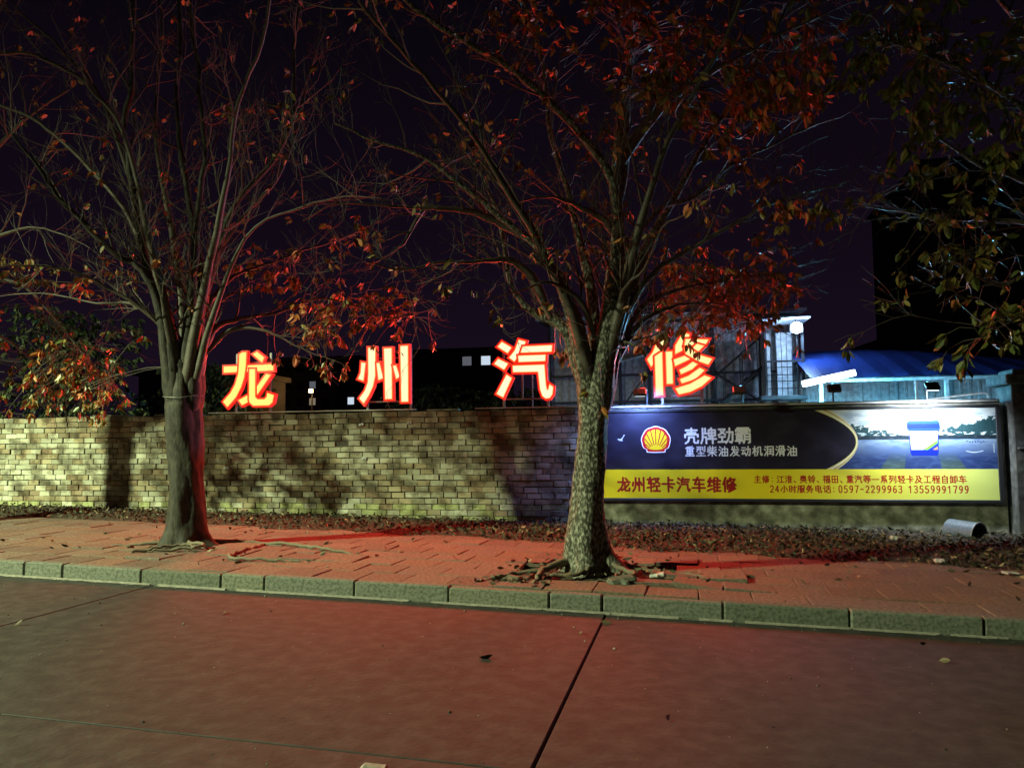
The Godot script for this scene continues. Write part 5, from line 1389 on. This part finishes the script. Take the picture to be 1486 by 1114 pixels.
func build_trees() -> void:
	var autumn := [leaf_cols[0], leaf_cols[1], leaf_cols[3], leaf_cols[4]]
	var mixed := [leaf_cols[0], leaf_cols[0], leaf_cols[1], leaf_cols[2], leaf_cols[4]]
	var olive := [Color(0.17, 0.16, 0.035), Color(0.1, 0.13, 0.028), Color(0.22, 0.17, 0.035), Color(0.14, 0.1, 0.03)]
	var a := make_tree("street_tree", "nearly bare tree with many upright limbs left of the letters", Vector3(-4.44, 0.23, -10.52), LEFT_TRUNK, LEFT_LIMBS, LEFT_LEAF_ZONES, M.bark_left, {"seed": 1.0, "lift": 0.06, "levels": 3, "leafy": 0.03, "every": 0.2, "zone": 0.7, "palette": autumn})
	var b := make_tree("street_tree", "tree with pale lichen-blotched trunk and spreading limbs in front of the letters", Vector3(0.88, 0.12, -8.85), RIGHT_TRUNK, RIGHT_LIMBS, RIGHT_LEAF_ZONES, M.bark_right, {"seed": 2.4, "lift": 0.05, "levels": 3, "leafy": 0.1, "every": 0.2, "zone": 1.4, "palette": autumn})
	var plain := [[0.0, -0.08, 0.0, 0.4], [0.0, 0.1, 0.0, 0.28], [0.02, 0.6, 0.0, 0.22], [0.05, 1.4, 0.0, 0.21], [0.0, 2.2, 0.0, 0.22], [0.02, 3.2, 0.0, 0.22], [0.05, 4.4, 0.0, 0.17], [0.1, 5.4, 0.05, 0.06]]
	make_tree("street_tree", "tree whose leafy low branches hang in at the left edge", Vector3(-9.9, 0.33, -12.5), plain, FAR_LEFT_LIMBS, FAR_LEFT_LEAF_ZONES, M.bark_left, {"seed": 3.1, "lift": 0.0, "levels": 3, "leafy": 0.1, "every": 0.3, "zone": 0.9, "palette": mixed})
	make_tree("street_tree", "tree whose olive leaves hang in at the right edge", Vector3(6.2, 0.02, -7.2), plain, FAR_RIGHT_LIMBS, FAR_RIGHT_LEAF_ZONES, M.bark_right, {"seed": 4.2, "lift": -0.02, "levels": 3, "leafy": 0.25, "every": 0.24, "zone": 1.1, "palette": olive})
	var dark := [Color(0.05, 0.07, 0.025), Color(0.035, 0.05, 0.02), Color(0.07, 0.075, 0.03)]
	cloud_tree("yard_tree", "dark bushy tree behind the wall at the left edge", wall_frame() * Vector3(-11.6, 0.2, -2.6), 4.6, 1.7, 900, dark)
	cloud_tree("yard_tree", "dark tree behind the wall just left of the left trunk", wall_frame() * Vector3(-9.6, 0.2, -5.5), 3.6, 1.5, 600, dark)
	cloud_tree("yard_tree", "dark bush-like tree low behind the second letter", wall_frame() * Vector3(-4.6, 0.15, -9.0), 3.2, 1.8, 600, dark)
	cloud_tree("yard_tree", "dark tree low behind the third letter", wall_frame() * Vector3(-1.6, 0.1, -9.5), 3.1, 1.9, 600, dark)
	# Surface roots over the paving.
	var roots := [
		[a, [[-4.83, 0.03, 9.85], [-4.55, 0.07, 10.0], [-4.3, 0.1, 10.15], [-4.1, 0.08, 10.08], [-3.87, 0.03, 10.04]], 0.022],
		[a, [[-4.3, 0.12, 10.3], [-4.0, 0.1, 10.02], [-4.3, 0.06, 9.9], [-4.6, 0.05, 9.78]], 0.025],
		[a, [[-4.25, 0.14, 10.5], [-3.7, 0.05, 10.72], [-3.04, 0.05, 10.57], [-2.5, 0.05, 10.2], [-1.97, 0.01, 9.89]], 0.03],
		[a, [[-3.4, 0.03, 10.6], [-3.45, 0.05, 9.9], [-3.4, 0.04, 9.38], [-2.83, 0.03, 9.27], [-2.5, 0.0, 9.28]], 0.026],
		[a, [[-4.6, 0.1, 10.5], [-5.1, 0.04, 10.4], [-5.5, 0.0, 10.3]], 0.024],
		[b, [[0.6, 0.16, 8.75], [0.33, 0.1, 8.53], [0.28, 0.07, 8.3], [0.22, 0.01, 8.08]], 0.045],
		[b, [[0.33, 0.08, 8.5], [0.05, 0.05, 8.45], [-0.19, 0.03, 8.29], [-0.4, 0.0, 8.1]], 0.028],
		[b, [[0.9, 0.16, 8.6], [0.7, 0.08, 8.35], [0.4, 0.05, 8.35], [0.3, 0.0, 8.2]], 0.03],
		[b, [[1.1, 0.14, 8.65], [1.3, 0.07, 8.4], [1.15, 0.05, 8.2], [0.8, 0.02, 8.15]], 0.03],
		[b, [[1.2, 0.13, 8.85], [1.6, 0.05, 8.75], [1.95, 0.04, 8.5], [2.1, 0.0, 8.3]], 0.028],
	]
	for r in roots:
		var path := []
		for p in r[1]:
			path.append([p[0], SLOPE * p[0] + 0.135 + p[1] * 0.75, -p[2], r[2] * 0.75])
		path[0][3] *= 1.4
		path[-1][3] *= 0.5
		var sm := smooth_path(path, 6, 0.016)
		var local := []
		for q in sm[0]:
			local.append(q - r[0].position)
		var s := Shape.new()
		s.tube(local, sm[1], 7, Color.WHITE, 0.15)
		part(r[0], "root", s.mesh(), M.root)
	part(a, "wire_tie", bar([Vector3(-0.33, 2.02, 0.05), Vector3(-0.2, 2.0, 0.25), Vector3(0.0, 1.99, 0.29), Vector3(0.16, 2.02, 0.2), Vector3(0.2, 2.03, 0.0)], 0.004, 5), M.steel)


# ---------------------------------------------------------------- litter
func build_litter() -> void:
	var f := FastNoiseLite.new()
	f.seed = 9; f.frequency = 0.9
	var leaf := Shape.new()
	rng.seed = 4
	add_leaf(leaf, Vector3(0, 0.004, -0.05), Vector3(0, 0.1, 1).normalized(), 0.11, Color.WHITE)
	var mesh := leaf.mesh()
	mesh.surface_set_material(0, M.litter)
	var browns := [Color(0.05, 0.036, 0.022), Color(0.075, 0.052, 0.03), Color(0.11, 0.08, 0.045), Color(0.035, 0.027, 0.017), Color(0.16, 0.125, 0.075), Color(0.06, 0.06, 0.027)]
	var where := []
	var cols := []
	var wf := wall_frame()
	for k in 10000:
		var s := rng.randf_range(-12.6, 8.6)
		if s < -1.0 and rng.randf() < 0.35:
			s = rng.randf_range(0.5, 8.6)
		var edge := litter_edge(s)
		var t := edge * (pow(rng.randf(), 0.8) * 1.0) + rng.randfn(0, 0.06)
		if t < 0.05:
			continue
		var p := wf * Vector3(s, 0, t)
		p.y = street_height(p) + 0.14 + maxf(mound(s, t, f), -0.002) + rng.randf_range(0.006, 0.05)
		var b := Basis.from_euler(Vector3(rng.randfn(0, 0.5), rng.randf() * TAU, rng.randfn(0, 0.55))).scaled(Vector3.ONE * rng.randf_range(0.45, 0.95))
		where.append(Transform3D(b, p)); cols.append(browns[rng.randi() % 6] * (rng.randf_range(0.4, 0.9) if rng.randf() < 0.85 else rng.randf_range(1.6, 3.0)))
	var kf := kerb_frame()
	for k in 420:
		var at := Vector2(rng.randf_range(-8, 6), 0.2 + 3.6 * pow(rng.randf(), 0.6))
		if k < 190:
			at = Vector2(0.62 + rng.randfn(0, 0.45), 1.4 + rng.randfn(0, 0.35))
		elif k < 250:
			at = Vector2(-0.1 + rng.randfn(0, 0.2), 0.5 + rng.randfn(0, 0.12))
		elif k < 290:
			at = Vector2(-4.9 + rng.randfn(0, 0.4), 1.5 + rng.randfn(0, 0.3))
		elif k > 408:
			at = Vector2(rng.randf_range(-5, 4), rng.randf_range(-3.3, -0.15))
		var p := kf * Vector3(at.x, (0.152 if at.y > 0.14 else 0.01) + (0.03 if k < 190 else 0.0), -at.y)
		var b := Basis.from_euler(Vector3(rng.randfn(0, 0.25), rng.randf() * TAU, rng.randfn(0, 0.25))).scaled(Vector3.ONE * rng.randf_range(0.6, 1.1))
		where.append(Transform3D(b, p)); cols.append(browns[rng.randi() % 6] * rng.randf_range(0.8, 1.6))
	var mm := MultiMesh.new()
	mm.transform_format = MultiMesh.TRANSFORM_3D
	mm.use_colors = true
	mm.mesh = mesh
	mm.instance_count = where.size()
	for i in where.size():
		mm.set_instance_transform(i, where[i])
		mm.set_instance_color(i, cols[i])
	var o := MultiMeshInstance3D.new()
	o.name = "leaf_litter"
	o.multimesh = mm
	o.set_meta("kind", "stuff")
	o.set_meta("label", "brown fallen leaves heaped along the foot of the wall")
	o.set_meta("category", "leaf litter")
	add_child(o)
	# Grit scattered on the road and along the kerb foot.
	var stone := Shape.new()
	stone.box(Vector3.ZERO, Vector3(1, 0.6, 0.8), 0.22)
	var stone_mesh := stone.mesh()
	stone_mesh.surface_set_material(0, M.litter)
	var gm := MultiMesh.new()
	gm.transform_format = MultiMesh.TRANSFORM_3D
	gm.use_colors = true
	gm.mesh = stone_mesh
	gm.instance_count = 1400
	for i in 1400:
		var away := -0.12 - 4.8 * pow(rng.randf(), 1.3)
		if i < 350:
			away = rng.randf_range(-0.3, -0.1)
		elif i < 600:
			away = rng.randf_range(0.16, 3.4)
		var size := rng.randf_range(0.004, 0.011) if rng.randf() < 0.93 else rng.randf_range(0.012, 0.024)
		var p := kf * Vector3(rng.randf_range(-9, 7), (0.146 if away > 0.1 else 0.0) + size * 0.2, -away)
		gm.set_instance_transform(i, Transform3D(Basis.from_euler(Vector3(rng.randf(), rng.randf() * TAU, rng.randf())).scaled(Vector3.ONE * size), p))
		gm.set_instance_color(i, [Color(0.16, 0.15, 0.13), Color(0.07, 0.065, 0.06), Color(0.25, 0.23, 0.2), Color(0.04, 0.037, 0.034)][rng.randi() % 4])
	var grit := MultiMeshInstance3D.new()
	grit.name = "grit"
	grit.multimesh = gm
	grit.set_meta("kind", "stuff")
	grit.set_meta("label", "fine grit scattered over the road and paving")
	grit.set_meta("category", "grit")
	add_child(grit)
	# Loose rubbish and rubble.
	var drum := thing("drum", "battered bluish drum lying half buried in leaves below the billboard's right end", "drum", Transform3D(wall_frame().basis.rotated(Vector3.UP, 0.7).rotated(Vector3.RIGHT, 0.06), Vector3(6.85, 0.13, -11.85)))
	var shell := Shape.new()
	var out := []
	var inner := []
	for i in 2:
		var z := -0.2 + i * 0.45
		var ro := []
		var ri := []
		for k in 28:
			var a := TAU * k / 28
			ro.append(Vector3(cos(a) * 0.205, sin(a) * 0.205, z)); ri.append(Vector3(cos(a) * 0.187, sin(a) * 0.187, z))
		out.append(ro); inner.append(ri)
	for k in 28:
		var m := (k + 1) % 28
		var na := Vector3(cos(TAU * k / 28), sin(TAU * k / 28), 0); var nb := Vector3(cos(TAU * m / 28), sin(TAU * m / 28), 0)
		shell.tri(out[0][k], out[1][k], out[1][m], na, na, nb, Color.WHITE); shell.tri(out[0][k], out[1][m], out[0][m], na, nb, nb, Color.WHITE)
		shell.tri(inner[0][k], inner[1][k], inner[1][m], -na, -na, -nb, Color.WHITE); shell.tri(inner[0][k], inner[1][m], inner[0][m], -na, -nb, -nb, Color.WHITE)
		shell.quad(out[1][k], out[1][m], inner[1][m], inner[1][k], Vector3.BACK)
	part(drum, "shell", shell.mesh(), mat(lin(0.13, 0.17, 0.22), 0.4, T.grain, 2.0))
	var ring := []
	for k in 29:
		ring.append(Vector3(cos(TAU * k / 28) * 0.206, sin(TAU * k / 28) * 0.206, 0.245))
	part(drum, "rim", bar(ring, 0.012, 6), M.steel)
	part(drum, "bottom", bar([Vector3(0, 0, -0.19), Vector3(0, 0, -0.17)], 0.19, 24), M.dark_steel)
	var chunks := [
		["rubble_chunk", "pale broken tile chunk leaning on the right trunk's foot", 0.9, 1.62, 0.05, Vector3(0.16, 0.1, 0.12), M.gutter],
		["rubble_chunk", "flat pale tile shard on the earth right of the right trunk", 1.32, 1.18, 0.03, Vector3(0.17, 0.045, 0.08), M.plate],
		["rubble_chunk", "white scrap on the leaf heap below the billboard", 4.45, 4.5, 0.16, Vector3(0.13, 0.06, 0.08), M.plate],
		["rubble_chunk", "white scrap at the edge of the leaves near the right edge", 4.66, 3.22, 0.04, Vector3(0.12, 0.04, 0.08), M.plate],
		["rubble_chunk", "pale flat scrap on the paving at the right edge", 5.24, 2.6, 0.02, Vector3(0.22, 0.02, 0.1), M.plate],
		["rubble_chunk", "mossy stone in the grass by the kerb right of the right trunk", 0.98, 0.66, 0.03, Vector3(0.3, 0.1, 0.16), M.kerb[1]],
		["rubble_chunk", "orange-brown shard beside the kerb left of the right trunk", -0.12, 0.52, 0.03, Vector3(0.16, 0.06, 0.1), M.paver[2]],
		["rubble_chunk", "small broken lump at the road's lower joint", 0.2, -3.8, -0.158, Vector3(0.14, 0.06, 0.09), M.gutter],
	]
	for d in chunks:
		var s := Shape.new()
		var size: Vector3 = d[5]
		s.box(Vector3.ZERO, size, minf(size.y, size.z) * 0.3, Basis.from_euler(Vector3(rng.randf_range(-0.2, 0.2), 0, rng.randf_range(-0.2, 0.2))))
		s.box(Vector3(size.x * 0.2, -size.y * 0.1, size.z * 0.2), size * 0.72, size.y * 0.2, Basis.from_euler(Vector3(0.2, 0.6, -0.15)))
		single(d[0], d[1], "rubble", s.mesh(), d[6], on_pavement(d[2], d[3], d[4], rng.randf_range(-0.6, 0.6)), "rubble and scraps")
